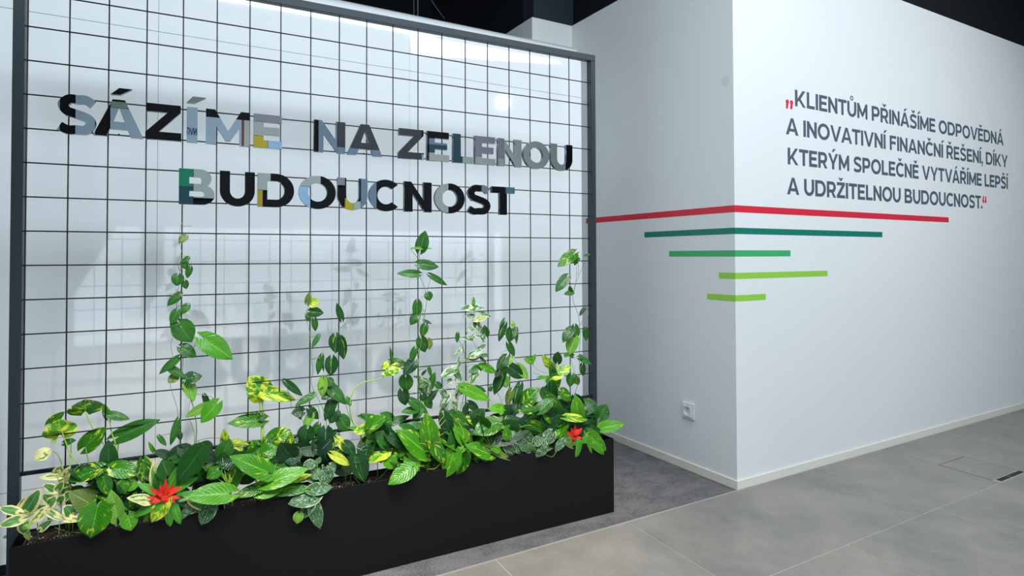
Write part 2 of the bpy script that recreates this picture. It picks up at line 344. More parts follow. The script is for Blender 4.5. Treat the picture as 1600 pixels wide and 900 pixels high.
# floor box
fb = empty('floor_box', W(1.30, 0.44, 0.0), 'stone-topped floor socket box lid with black slot, set in the grey tiles', 'floor box', rz=A)
def fbp(name, s0, s1, n0, n1, z0, z1, m):
    mb = MB(); mb.box((s0-1.30, 0.44-n1, z0), (s1-1.30, 0.44-n0, z1)); mb.v = [(x-SHEAR*(0.44-y), y, z) for x, y, z in mb.v]; return mb.build(name, m, fb)
M_rust = mat('brown_joint', (0.16, 0.10, 0.05), 0.7)
fbp('lid', 1.197, 1.4645, 0.3075, 0.5465, -0.009, 0.0, M_tile)
fbp('lid_frame', 1.1935, 1.468, 0.3035, 0.3068, -0.009, 0.0001, M_rust)
fbp('lid_frame', 1.1935, 1.1963, 0.3075, 0.5465, -0.009, -0.0004, M_rust)
fbp('lid_frame', 1.4652, 1.468, 0.3075, 0.581, -0.009, 0.0001, M_rust)
fbp('slot_frame', 1.1935, 1.4645, 0.5472, 0.5510, -0.009, 0.0008, M_strip)
fbp('slot_frame', 1.1935, 1.4645, 0.5765, 0.5803, -0.009, 0.0008, M_strip)
fbp('slot_frame', 1.1935, 1.2150, 0.5512, 0.5763, -0.009, 0.0002, M_strip)
fbp('slot', 1.2152, 1.4645, 0.5512, 0.5763, -0.0012, -0.0008, M_dark)
fbp('slot_clip', 1.310, 1.338, 0.5535, 0.574, -0.0008, 0.0002, M_liner)
# pebbles of grit on the tiles are left to the material

# glossy white cabin behind the grid
pod = empty('glossy_partition', (0, 0.445, 0), 'glossy white panelled partition with rounded top behind the wire grid', 'partition', rz=A)
PXR = 2.318; PR = 0.145; PT = 2.278; SX = [-2.0, -0.9, 0.318, 1.33, PXR]; G2 = 0.0006
def pod_profile(z0, z1):
    pts = []
    if z1 < PT: return [(0, z0), (0, z1)]
    pts = [(0, z0)]
    for i in range(15):
        a = PI/2*i/14; pts.append((PR-PR*math.cos(a), PT-PR+PR*math.sin(a)))
    pts.append((0.9, PT)); return pts
for i in range(4):
    x0, x1 = SX[i]+G2, SX[i+1]-G2
    for z0, z1 in ((0.052, 0.2925), (0.2945, 1.962), (1.964, PT)):
        P = pod_profile(z0, z1); mb = MB(); T = 0.9 if len(P) > 3 else 0.04
        vs = [(x, y, z) for x in (x0, x1) for y, z in P]; n = len(P)
        back = [(T, P[-1][1]), (T, z0)] if len(P) == 2 else [(0.9, z0)]
        vs = [(x0, y, z) for y, z in P+back] + [(x1, y, z) for y, z in P+back]; n2 = len(P)+len(back)
        fs = [(j, n2+j, n2+(j+1) % n2, (j+1) % n2) for j in range(n2)]
        mb.add(vs, [tuple(range(n2)), tuple(range(2*n2-1, n2-1, -1))] + fs)
        o = mb.build('panel', M_gloss, pod, smooth=False)
        if len(P) > 3:
            for p in o.data.polygons:
                if abs(p.normal.x) < 0.5: p.use_smooth = True
            o.data.set_sharp_from_angle(angle=math.radians(28)) if hasattr(o.data, 'set_sharp_from_angle') else None
mb = MB(); mb.box((-2.0, 0.045, 0.0), (PXR-0.03, 0.88, 2.08)); mb.build('core', M_plinth, pod)
mb = MB(); mb.box((PXR-0.05, 0.0415, 0.052), (PXR-0.0012, 0.9, 1.9635)); mb.build('end_panel', M_gloss, pod)
# cables and hangers under the black ceiling
for u0, u1, dx, r, lab in ((645, 647, 0, 0.002, 'straight thin cable hanging from the black ceiling, left of the twisted one'), (652, 653, 0, 0.0035, 'pale twisted cable hanging from the black ceiling above the partition'), (671, 694, 1, 0.002, 'thin cable curving down from the black ceiling behind the partition')):
    pts = []
    for i in range(14):
        t = i/13
        uu = u0+(u1-u0)*(t**0.6 if dx else t); vv = -120+t*(150 if dx else 160)
        if dx: uu = 669+(26)*max(0, t-0.75)/0.25*(0.6+0.4*t)
        pts.append(at(uu, vv, 1.5))
    pts = [p for p in pts if p.z < 3.6]
    top = Vector((pts[0].x, pts[0].y, 3.6)); m = MB(); m.tube([top]+pts, r, 6)
    tag(m.build('ceiling_cable', mat('pale_blue_grey_cable', (0.10, 0.16, 0.22), 0.4), smooth=True), lab, 'cable', 'cables under the ceiling')

# ------------------------------------------------------------------ glyphs (bold geometric capitals, cap height 700)
H = 700.0
def arc(cx, cy, rx, ry, a0, a1, n=14):
    return [(cx+rx*math.cos(math.radians(a0+(a1-a0)*i/n)), cy+ry*math.sin(math.radians(a0+(a1-a0)*i/n))) for i in range(n+1)]
def stroke(pts, w0):
    # smooth centreline then offset on both sides
    P = [pts[0]]+pts+[pts[-1]]; C_ = []
    for i in range(1, len(P)-2):
        for k in range(6):
            t = k/6; q = []
            for d in (0, 1):
                p0, p1, p2, p3 = P[i-1][d], P[i][d], P[i+1][d], P[i+2][d]
                q.append(0.5*(2*p1+(p2-p0)*t+(2*p0-5*p1+4*p2-p3)*t*t+(3*p1-p0-3*p2+p3)*t**3))
            C_.append(tuple(q))
    C_.append(pts[-1]); L, R_ = [], []
    for i, p in enumerate(C_):
        a = C_[max(i-1, 0)]; b = C_[min(i+1, len(C_)-1)]; dx, dy = b[0]-a[0], b[1]-a[1]; l = math.hypot(dx, dy) or 1
        L.append((p[0]-dy/l*w0/2, p[1]+dx/l*w0/2)); R_.append((p[0]+dy/l*w0/2, p[1]-dx/l*w0/2))
    return L+R_[::-1]
def glyph(ch, w):
    """returns (width, list of contours); holes are contours too (even-odd fill)"""
    t = w*0.86
    if ch == 'I': return w, [[(0,0),(0,H),(w,H),(w,0)]]
    if ch in 'EF':
        W_ = 535 if ch == 'E' else 515; m0 = H*0.5-t/2+8; P = [(0,0),(0,H),(W_-8,H),(W_-8,H-t),(w,H-t),(w,m0+t),(W_-52,m0+t),(W_-52,m0),(w,m0)]
        P += [(w,t),(W_,t),(W_,0)] if ch == 'E' else [(w,0)]
        return W_, [P]
    if ch == 'L': return 500, [[(0,0),(0,H),(w,H),(w,t),(500,t),(500,0)]]
    if ch == 'T': return 590, [[(295-w/2,0),(295-w/2,H-t),(0,H-t),(0,H),(590,H),(590,H-t),(295+w/2,H-t),(295+w/2,0)]]
    if ch == 'Z': return 580, [[(0,0),(0,t*0.86),(355,H-t),(15,H-t),(15,H),(568,H),(568,H-t*0.86),(213,t),(580,t),(580,0)]]
    if ch == 'N':
        W_ = 615; c = w*0.82; k = 0.42*H
        return W_, [[(0,0),(0,H),(c,H),(W_-w,k-20),(W_-w,H),(W_,H),(W_,0),(W_-c,0),(w,H-k+20),(w,0)]]
    if ch == 'M':
        W_ = 745; c = w*0.84; x = w*0.95
        return W_, [[(0,0),(0,H),(c,H),(W_/2,0.395*H),(W_-c,H),(W_,H),(W_,0),(W_-x,0),(W_-x,0.52*H),(W_/2+w*0.22,0.12*H),(W_/2-w*0.22,0.12*H),(x,0.52*H),(x,0)]]
    if ch == 'A':
        W_ = 745; a = w*0.5; X = W_/2; wb = w*1.08; y0, y1 = 0.20*H, 0.20*H+t*0.9
        def li(y): return wb+(X-wb)*(y/(0.80*H))      # inner leg line, meets the centre at 0.8 H
        P = [(0,0),(X-a,H),(X+a,H),(W_,0),(W_-wb,0),(W_-li(y0),y0),(li(y0),y0),(wb,0)]
        return W_, [P, [(li(y1),y1),(X,0.80*H),(W_-li(y1),y1)]]
    if ch == 'V':
        W_ = 730; a = w*0.5; X = W_/2
        return W_, [[(0,H),(X-a,0),(X+a,0),(W_,H),(W_-w*1.02,H),(X,0.24*H),(w*1.04,H)]]
    if ch == 'Y':
        W_ = 690; X = W_/2
        return W_, [[(0,H),(X-w/2,0.35*H),(X-w/2,0),(X+w/2,0),(X+w/2,0.35*H),(W_,H),(W_-w*1.03,H),(X,0.52*H),(w*1.05,H)]]
    if ch == 'K':
        return 665, [[(0,0),(0,H),(w,H),(w,0.47*H),(470,H),(470+w*1.12,H),(345,0.485*H),(665,0),(665-w*1.15,0),(250,0.375*H),(w,0.265*H),(w,0)]]
    if ch == 'O':
        return 780, [arc(390,350,390,360,0,360,44)[:-1], arc(390,350,390-w*1.02,360-t*1.02,0,360,44)[:-1]]
    if ch == 'C':
        o = arc(385,350,385,360,44,316,34); i = arc(385,350,385-w*1.02,360-t*1.02,312,48,30); return 670, [o+i]
    if ch == 'U':
        r = 640/2; return 640, [[(0,H)]+arc(r,305,r,315,180,360,24)+[(640,H),(640-w,H)]+arc(r,305,r-w,315-t*1.02,360,180,22)+[(w,H)]]
    if ch == 'D':
        r = 350; return 700, [[(0,0),(0,H)]+arc(350,350,350,350,90,-90,28), [(w,t)]+arc(350,350,350-w*1.02,350-t,-90,90,26)+[(w,H-t)]]
    if ch == 'P' or ch == 'R':
        rb = 243; yb = H-rb; o = [(0,0),(0,H)]+arc(355,yb,245,rb,90,-90,20)
        if ch == 'P': P = o+[(w,H-2*rb),(w,0)]; W_ = 600
        else: P = arc(355,yb,245,rb,90,-68,20); P = [(0,0),(0,H)]+P+[(615,0),(615-w*1.12,0),(300,H-2*rb),(w,H-2*rb),(w,0)]; W_ = 615
        return W_, [P, [(w,yb-rb+t)]+arc(345,yb,245-w*0.96,rb-t,-90,90,16)+[(w,H-t)]]
    if ch == 'B':
        P = [(0,0),(0,H)]+arc(375,H-180,205,180,90,-52,16)+arc(405,198,232,198,52,-90,18)
        return 637, [P, [(w,0.52*H+t*0.30)]+arc(370,H-t*0.5-(H-t-(0.52*H+t*0.30))/2-t*0.5,205-w*0.98,(H-t-(0.52*H+t*0.30))/2,-90,90,12)+[(w,H-t)],
                    [(w,t)]+arc(395,t+(0.52*H-t*0.62-t)/2,232-w*0.98,(0.52*H-t*0.62-t)/2,-90,90,12)+[(w,0.52*H-t*0.62)]]
    if ch == 'S':
        q = t*1.02; h = q/2
        return 590, [stroke([(538,580-h*0.2),(430,632),(305,H+10-h),(180,628),(92,540),(95,480),(150,405),(300,355),(440,305),(508,240),(505,165),(430,75),(290,-10+h),(160,60),(35,112+h*0.1)], q)]
    if ch == ',': return 150, [arc(75,75,78,78,-60,240,14)+[(10,-140),(95,-140)]]
    if ch == '.': return 160, [arc(80,80,82,82,0,360,18)[:-1]]
    if ch == 'q':   # low opening pair
        s = [arc(75,95,80,80,-50,230,14)+[(5,-150),(100,-150)]]; return 370, s+[[(x+200,y) for x, y in s[0]]]
    if ch == 'Q':   # raised closing pair
        s = [[(150-x, H+10-(y+150)) for x, y in arc(75,95,80,80,-50,230,14)+[(5,-150),(100,-150)]]]; return 370, s+[[(x+200,y) for x, y in s[0]]]
    raise KeyError(ch)
def accent(kind, X, w):
    if kind == 'acute': return [(X-85,765),(X+15,905),(X+190,905),(X+25,765)]
    if kind == 'caron': return [(X-160,905),(X-55,765),(X+55,765),(X+160,905),(X+55,905),(X,845),(X-55,905)]
    return None
DIAC = {'Á':('A','acute'),'Í':('I','acute'),'Ý':('Y','acute'),'Č':('C','caron'),'Ě':('E','caron'),'Ř':('R','caron'),'Š':('S','caron'),'Ž':('Z','caron'),'Ů':('U','ring')}
def contours_mesh(conts, depth, sx, sz, mats, bevel=0.0):
    """fill contours (even-odd) in the xz plane, extruded in y from 0 (front) to depth (back)"""
    cu = bpy.data.curves.new('tmp', 'CURVE'); cu.dimensions = '2D'; cu.fill_mode = 'BOTH'; cu.extrude = 0.5
    for c in conts:
        sp_ = cu.splines.new('POLY'); sp_.points.add(len(c)-1)
        for p, (x, y) in zip(sp_.points, c): p.co = (x*0.01, y*0.01, 0, 1)
        sp_.use_cyclic_u = True
    tmp = bpy.data.objects.new('tmp', cu); COL.objects.link(tmp)
    dg = bpy.context.evaluated_depsgraph_get(); me = bpy.data.meshes.new_from_object(tmp.evaluated_get(dg))
    bpy.data.objects.remove(tmp); bpy.data.curves.remove(cu)
    me.transform(Matrix(((sx*100,0,0,0),(0,0,-depth,depth/2),(0,sz*100,0,0),(0,0,0,1))))
    me.materials.clear()
    for m in mats: me.materials.append(m)
    if len(mats) == 3:
        for p in me.polygons: p.material_index = 0 if p.normal.y < -0.9 else (2 if p.normal.y > 0.9 else 1)
    return me
def mesh_obj(name, me, parent=None, loc=None):
    me.name = name; o = bpy.data.objects.new(name, me); COL.objects.link(o)
    if parent: o.parent = parent
    if loc is not None: o.location = loc
    return o

# ------------------------------------------------------------------ mirrored sign letters on the grid
sign = [ # char, x0, x1, baseline z, place
 ('S',.075,.170,'first letter of the upper row at its left end'),('Á',.163,.293,'with an accent, second in the upper row'),('Z',.298,.397,'third in the upper row, before the accented I'),
 ('Í',.412,.443,'with an accent, fourth in the upper row'),('M',.467,.598,'between the I and the first E of the upper row'),('E',.611,.701,'ending the first word of the upper row'),
 ('N',.807,.916,'starting the second word of the upper row'),('A',.923,1.052,'without accent, in the middle of the upper row'),('Z',1.114,1.215,'starting the last word of the upper row'),
 ('E',1.228,1.319,'between Z and L in the upper row'),('L',1.336,1.425,'between two letters E in the upper row'),('E',1.430,1.522,'right of the L in the upper row'),
 ('N',1.534,1.644,'in the last word of the upper row'),('O',1.653,1.779,'second from the right in the upper row'),('U',1.788,1.899,'last at the right end of the upper row')]
sign2 = [('B',.391,.494,'starting the lower row'),('U',.509,.615,'right of the B in the lower row'),('D',.624,.741,'third in the lower row'),('O',.757,.883,'between D and U in the lower row'),
 ('U',.889,.997,'between O and C in the lower row'),('C',1.003,1.113,'in the middle of the lower row'),('N',1.137,1.246,'between C and O in the lower row'),('O',1.259,1.385,'right of the N in the lower row'),
 ('S',1.399,1.498,'near the right end of the lower row'),('T',1.505,1.611,'last letter of the lower row')]
LY, LD = -0.0225, 0.0165
for zb_, zt_, row in ((1.4690, 1.5822, sign), (1.2685, 1.3828, sign2)):
    sz = (zt_-zb_)/H
    for ch, x0, x1, place in row:
        b, ac = DIAC.get(ch, (ch, None)); gw, cs = glyph(b, 182); sx = (x1-x0)/gw
        if b == 'I': sx = (x1-x0)/182
        me = contours_mesh(cs, LD, sx, sz, [M_mirror, M_edge, M_back])
        o = mesh_obj('sign_letter', me, None, (x0, LY, zb_))
        tag(o, 'mirrored metal capital %s %s' % (ch, place), 'letter', 'mirrored letters on the wire grid')
        m_ = MB()
        for zz in (0.45,): m_.cyl(((x1-x0)*0.22 if b in 'EFLBDPRNMUSK' else (x1-x0)*0.5, LD, 0.11*(0.08 if b not in 'TISYV' else 0.5)), (0, 1, 0), 0.003, 0.0045, 8)
        m_.build('fixing_pin', M_wire, o)
        if ac == 'acute':
            X = gw/2 if b != 'I' else 91
            poly = [(X-120,795),(X+5,925),(X+195,925),(X+20,795)]
            if b == 'I': poly = [(X-95,785),(X+10,915),(X+230,915),(X+40,785)]
            mesh_obj('accent', contours_mesh([poly], LD, sx if b != 'I' else 0.00017, sz, [M_mirror, M_edge, M_back]), o)

# blue mark on the wall behind the camera, caught in the accented I
k_ = (-CAM.y-YB)/2.2347
for ch_, xa, xb in (('N', 0.4405, 0.4315), ('V', 0.4312, 0.4212), ('G', 0.4208, 0.4118)):
    if ch_ == 'G': gw, cs = 670, [glyph('C', 130)[1][0], [(430,250),(430,360),(660,360),(660,90),(550,90),(550,250)]]
    else: gw, cs = glyph(ch_, 130)
    me = contours_mesh(cs, 0.004, (xa-xb)*k_/gw, 0.0235*k_/H, [bpy.data.materials.get('navy_vinyl') or mat('navy_vinyl', (0.01, 0.03, 0.16), 0.5)])
    o = mesh_obj('wall_mark', me, room, (0.3973+(xa-0.3973)*k_, YB+0.0345, 1.101+(1.4915-1.101)*k_)); o.rotation_euler = (0, 0, PI)

# ------------------------------------------------------------------ wall writing
def writing(text, x_start, x_end, z_base, z_cap, parent, w_=168, PASS=0):
    pen = 0; items = []
    kern = {('A','V'):-45,('V','A'):-45,('T','A'):-30,('A','T'):-30,('V','Y'):-5,('L','T'):-20,('Y','T'):0,('T','V'):5,('T','.'):-40}
    prev = None
    for ch in text:
        if ch == ' ': pen += 255; prev = None; continue
        b, ac = DIAC.get(ch, (ch, None)); gw, cs = glyph(b, w_)
        side = 18 if b in 'AVYTZ,.' else 34 if b not in 'OC' else 24
        pen += side + kern.get((prev, b), 0); cs = [[(x+pen, y) for x, y in c] for c in cs]; X = pen+gw/2
        if ac == 'ring': cs += [arc(X,850,112,112,0,360,22)[:-1], arc(X,850,58,58,0,360,22)[:-1]]
        elif ac: cs.append(accent(ac, X, w_))
        items.append((ch, cs)); pen += gw+side; prev = b
    lo = min(x for _, cs in items for c in cs for x, _ in c); hi = max(x for _, cs in items[-1:] for c in cs for x, _ in c)
    if text.endswith(' '): pass
    sx = (x_end-x_start)/(hi-lo); sz = (z_cap-z_base)/H
    if PASS == 0: return sx/sz
    ln = empty('text_line', (0, 0, 0)); ln.parent = parent
    for ch, cs in items:
        xs = min(x for c in cs for x, _ in c)
        me = contours_mesh([[(x-xs, y) for x, y in c] for c in cs], 0.0006, sx, sz, [M_ink])
        o = mesh_obj('letter', me, ln, ((xs-lo)*sx+x_start, -0.0006, z_base))
    return sx, sz
quote = empty('wall_lettering', CB, 'four lines of slate grey capital letters between red quotation marks on the white wall', 'lettering', rz=A)
for txt, s0, s1, z0, z1 in (('KLIENTŮM PŘINÁŠÍME ODPOVĚDNÁ', .4604, 2.764, 1.864, 1.9492), ('A INOVATIVNÍ FINANČNÍ ŘEŠENÍ, DÍKY', .385, 2.822, 1.7124, 1.7977),
                            ('KTERÝM SPOLEČNĚ VYTVÁŘÍME LEPŠÍ', .3968, 2.832, 1.5605, 1.6455), ('A UDRŽITELNOU BUDOUCNOST.', .389, 2.441, 1.4080, 1.4940)):
    k = writing(txt, s0, s1, z0, z1, quote); k = writing(txt, s0, s1, z0, z1, quote, 168/k); writing(txt, s0, s1, z0, z1, quote, min(205, 168/k), 1)
    
_, cs = glyph('q', 150); me = contours_mesh(cs, 0.0006, (0.4478-0.3861)/365, 0.046/325, [M_redv]); tag(mesh_obj('quotation_mark', me, quote, (0.3861, -0.0006, 1.8655)), 'red low opening quotation mark')
_, cs = glyph('Q', 150); me = contours_mesh(cs, 0.0006, (2.501-2.4412)/365, 0.046/325, [M_redv]); tag(mesh_obj('quotation_mark', me, quote, (2.4412, -0.0006, 1.4944-0.710*0.046/0.325-0.0005)), 'red raised closing quotation mark')

# stripes folded round the corner
T_ = 0.0006
def stripe(zt0, zb0, sl, sr, m, lab):
    zt0 *= 2/3; zb0 *= 2/3; sl *= 2/3; sr *= 2/3; mb = MB()
    vs = []
    for z in (zb0, zt0): vs += [(-T_, sl, z), (-T_, -T_, z), (sr, -T_, z), (sr, 0.0, z), (0, 0, z), (0, sl, z)]
    mb.add(vs, [(0, 1, 7, 6), (1, 2, 8, 7), (2, 3, 9, 8), (5, 0, 6, 11), (0, 5, 4, 1), (1, 4, 3, 2), (6, 7, 10, 11), (7, 8, 9, 10)])
    tag(mb.build('wall_stripe', m, None, loc=CB, rz=A), lab, 'stripe', 'stripes round the wall corner')

stripe(2.006, 1.957, 1.745, 2.985, M_redv, 'long red stripe folded round the wall corner, topmost of the five')
stripe(1.8465, 1.8015, .932, 1.858, M_dgreen, 'deep green stripe folded round the wall corner, just below the red one')
stripe(1.6855, 1.641, .646, .616, M_mgreen, 'emerald green stripe folded round the wall corner, third from the top')
stripe(1.5255, 1.4815, .1445, 1.0755, M_lime, 'lime green stripe reaching far onto the right wall, fourth from the top')
stripe(1.3665, 1.3225, .2575, .326, M_lime, 'lowest and shortest lime green stripe on the wall corner')

# ------------------------------------------------------------------ wall socket on the left wall
so = empty('wall_socket', CB+NB*(-0.297)+Vector((0, 0, 0.305)), 'square white wall socket low on the wall beside the corner', 'socket', rz=A)
mb = MB(); mb.box((-0.010, -0.040, -0.040), (0, 0.040, 0.040)); mb.build('cover_plate', M_plastic, so, bevel=0.002)
def ring_plate(y_half, r, x0, x1, n=28):
    # square face with a round well
    mb = MB(); sq = []; ci = []
    for i in range(n):
        a = 2*PI*(i+0.5)/n; c, s_ = math.cos(a), math.sin(a); k = y_half/max(abs(c), abs(s_)); sq.append((k*c, k*s_)); ci.append((r*c, r*s_))
    vs = [(x0, y, z) for y, z in sq]+[(x0, y, z) for y, z in ci]+[(x1, y, z) for y, z in sq]+[(x1+0.003, y*0.93, z*0.93) for y, z in ci]
    fs = []
    for i in range(n):
        j = (i+1) % n; fs += [(i, j, n+j, n+i), (2*n+i, 2*n+j, j, i), (n+i, n+j, 3*n+j, 3*n+i)]
    mb.add(vs, fs); mb.add([(x1+0.003, y*0.93, z*0.93) for y, z in ci], [tuple(range(n))[::-1]]); return mb
ring_plate(0.0275, 0.0215, -0.017, -0.0101).build('socket_insert', M_plastic, so)
mb = MB(); mb.cyl((-0.0072, 0, 0.0105), (-1, 0, 0), 0.0026, 0.008, 12); mb.build('earth_pin', M_brass, so)
for dy in (-0.0095, 0.0095):
    mb = MB(); mb.cyl((-0.0070, dy, -0.004), (-1, 0, 0), 0.003, 0.0006, 12); mb.build('socket_hole', M_dark, so)
mb = MB(); mb.box((-0.0108, -0.009, 0.0305), (-0.0099, 0.009, 0.0335)); mb.build('label_strip', M_strip, so)

mb = MB(); mb.cyl((0, 0, 0), (-1, 0, 0), 0.026, 0.0008, 32)
o = mb.build('blanking_cap', mat('painted_cap', (0.70, 0.70, 0.70), 0.5), None, loc=CB+NB*(-0.046)+Vector((0, 0, 1.938)), rz=A)
tag(o, 'faint round wall-coloured cover disc high beside the wall corner', 'cover')

# ------------------------------------------------------------------ wire grid in its steel frame
fr = empty('wire_grid_frame', (1.0, 0, 0), 'tall dark steel frame filled with a square wire grid, standing behind the planter', 'trellis')
Z0 = 1.101+0.7756
def fb_(name, a, b, m, bevel=0.0015):
    mb = MB(); mb.box((a[0]-1.0, a[1], a[2]), (b[0]-1.0, b[1], b[2])); return mb.build(name, m, fr, bevel=bevel)
fb_('post', (-0.035, 0.0005, 0), (-0.0065, 0.028, 1.9785), M_frame)
fb_('post', (2.0175, 0.0005, 0), (2.0415, 0.028, 1.9785), M_frame)
fb_('top_bar', (-0.035, 0.0005, 1.9786), (2.0415, 0.028, 2.0065), M_frame)
mb = MB(); mb.tube([(-0.0065-1, 0.014, Z0-1.405), (2.0175-1, 0.014, Z0-1.405)], 0.0065, 12); mb.build('bottom_rail', M_frame, fr, smooth=True)
RW = 0.0021
rw = random.Random(3)
for i in range(21):
    x = i*0.1 + rw.uniform(-.0008, .0008)
    mb = MB(); mb.tube([(x-1, 0.0052+rw.uniform(-.0006, .0006), Z0-1.3955), (x-1+rw.uniform(-.0012, .0012), 0.0052, Z0-0.7), (x-1, 0.0052, Z0+0.1015)], RW, 6); mb.build('wire', M_wire, fr, smooth=True)
for j in range(14):
    z = Z0-0.1*j
    mb = MB(); mb.tube([(-0.0075-1, 0.0008, z), (1.0-1, 0.0008, z+rw.uniform(-.001, .001)), (2.0185-1, 0.0008, z)], RW, 6); mb.build('wire', M_wire, fr, smooth=True)
mb = MB(); mb.cyl((-0.036-1, 0.014, 0.300), (-1, 0, 0), 0.0055, 0.007, 14); mb.build('bolt', M_steel, fr, smooth=False)

# ------------------------------------------------------------------ planter
PX0, PX1, PY0, PY1, PZ = -0.0062, 2.0405, -0.118, -0.0012, 0.3135
pl = empty('planter_box', ((PX0+PX1)/2, (PY0+PY1)/2, 0), 'long black rectangular planter box on the grey carpet, full of climbing plants', 'planter')
cx_, cy_ = (PX0+PX1)/2, (PY0+PY1)/2; TH = 0.003
def pb(name, a, b, m, bevel=0.0006):
    mb = MB(); mb.box((a[0]-cx_, a[1]-cy_, a[2]), (b[0]-cx_, b[1]-cy_, b[2])); return mb.build(name, m, pl, bevel=bevel)
pb('front_panel', (PX0, PY0, 0), (PX1, PY0+TH, PZ), M_box); pb('back_panel', (PX0, PY1-TH, 0), (PX1, PY1, PZ), M_box)
pb('side_panel', (PX0, PY0+TH, 0), (PX0+TH, PY1-TH, PZ), M_box); pb('side_panel', (PX1-TH, PY0+TH, 0), (PX1, PY1-TH, PZ), M_box)
pb('bottom_panel', (PX0+TH, PY0+TH, 0.0), (PX1-TH, PY1-TH, 0.01), M_box)
edges = [0.012, 0.515, 0.960, 1.42, 1.955]
rs = random.Random(11)
for i in range(4):
    a, b = edges[i]+0.008, edges[i+1]-0.008; y0, y1, zl = PY0+0.0075, PY1-0.010, PZ-0.0055
    mb = MB(); t_ = 0.002
    for p, q in (((a, y0, 0.06), (b, y0+t_, zl)), ((a, y1-t_, 0.06), (b, y1, zl)), ((a, y0+t_, 0.06), (a+t_, y1-t_, zl)), ((b-t_, y0+t_, 0.06), (b, y1-t_, zl)), ((a, y0, 0.055), (b, y1, 0.06))):
        mb.box((p[0]-cx_, p[1]-cy_, p[2]), (q[0]-cx_, q[1]-cy_, q[2]))
    ln = mb.build('liner_tray', M_liner, pl)
    mb = MB(); nx, ny = 40, 8; zs = PZ-0.016
    for iy in range(ny+1):
        for ix in range(nx+1):
            x = a+t_+(b-a-2*t_)*ix/nx; y = y0+t_+(y1-y0-2*t_)*iy/ny
            mb.v.append((x-cx_, y-cy_, zs+0.006*noise.noise(Vector((x*40, y*40, 0)))))
    for iy in range(ny):
        for ix in range(nx): k = iy*(nx+1)+ix; mb.f.append((k, k+1, k+nx+2, k+nx+1)); mb.m.append(0)
    tag(mb.build('soil', M_soil, pl, smooth=True), kind='stuff')
    mb = MB()
    for k in range(260):
        x = rs.uniform(a+.006, b-.006); y = rs.uniform(y0+.005, y1-.005); z = zs+0.002+0.006*noise.noise(Vector((x*40, y*40, 0))); r = rs.uniform(.0012, .0032)
        ps = [(x-cx_+r*dx*rs.uniform(.7, 1.2), y-cy_+r*dy*rs.uniform(.7, 1.2), z+r*dz) for dx, dy, dz in ((1,0,0),(-1,0,0),(0,1,0),(0,-1,0),(0,0,1),(0,0,-1))]
        pale = rs.random() < (0.75 if i in (0, 3) else 0.45)
        mb.add(ps, [(0,2,4),(2,1,4),(1,3,4),(3,0,4),(2,0,5),(1,2,5),(3,1,5),(0,3,5)], 0 if pale else 1)
    tag(mb.build('soil_grains', [M_perl, M_bark], pl), kind='stuff')

# ------------------------------------------------------------------ plants
def blade(base, tip, width, roll=0.0, up=0.25, fold=0.18, droop=0.12, kind='h', seed=0, wav=0.0):
    """one leaf blade as a mesh in world space: base = where the stalk joins, tip, width in metres"""
    r = random.Random(seed); L = (tip-base); ln = L.length; d = L.normalized()
    tocam = (CAM-base).normalized(); n = (tocam + Vector((0, 0, up)))
    n = (n-d*n.dot(d)).normalized(); x = d.cross(n).normalized()
    ca, sa = math.cos(roll), math.sin(roll); n, x = n*ca + x*sa, x*ca - n*sa
    nt, ns = (9, 3) if kind == 'h' else (9, 2); mb = MB(); mb.uv = []
    lobe = {'h': 0.25, 's': 0.0, 'e': 0.05}[kind]
    for i in range(nt+1):
        t = i/nt; tt = max(t, 0.004)
        if kind == 'h': wd = (tt**0.40*(1-t)**0.95 + 0.10*math.sin(PI*t))/0.655
        elif kind == 'e': wd = 0.85*tt**0.55*(1-t)**0.95/0.478
        else: wd = tt**0.25*(1-t)**0.62/0.66
        wd *= width*0.5
        for j in range(-ns, ns+1):
            s = j/ns; a = abs(s)
            yy = t*ln - lobe*ln*(a**1.4)*(1-t)**3.2*1.25
            zz = fold*a*wd - fold*0.25*width*a*a*0.5 - droop*ln*(t**2.0) + droop*ln*t*0.8
            if wav: zz += wav*width*math.sin(t*9+s*2+seed)*a*(1-t)
            zz += 0.016*ln*math.sin(8*t+seed)*a + 0.01*ln*math.cos(5*t+seed)*s
            p = base + d*yy + x*(s*wd) + n*zz
            mb.v.append(tuple(p)); mb.uv.append((0.5+0.5*s, t))
    m = 2*ns+1
    for i in range(nt):
        for j in range(m-1): k = i*m+j; mb.f.append((k, k+1, k+m+1, k+m)); mb.m.append(0)
    return mb
LEAVES = 0
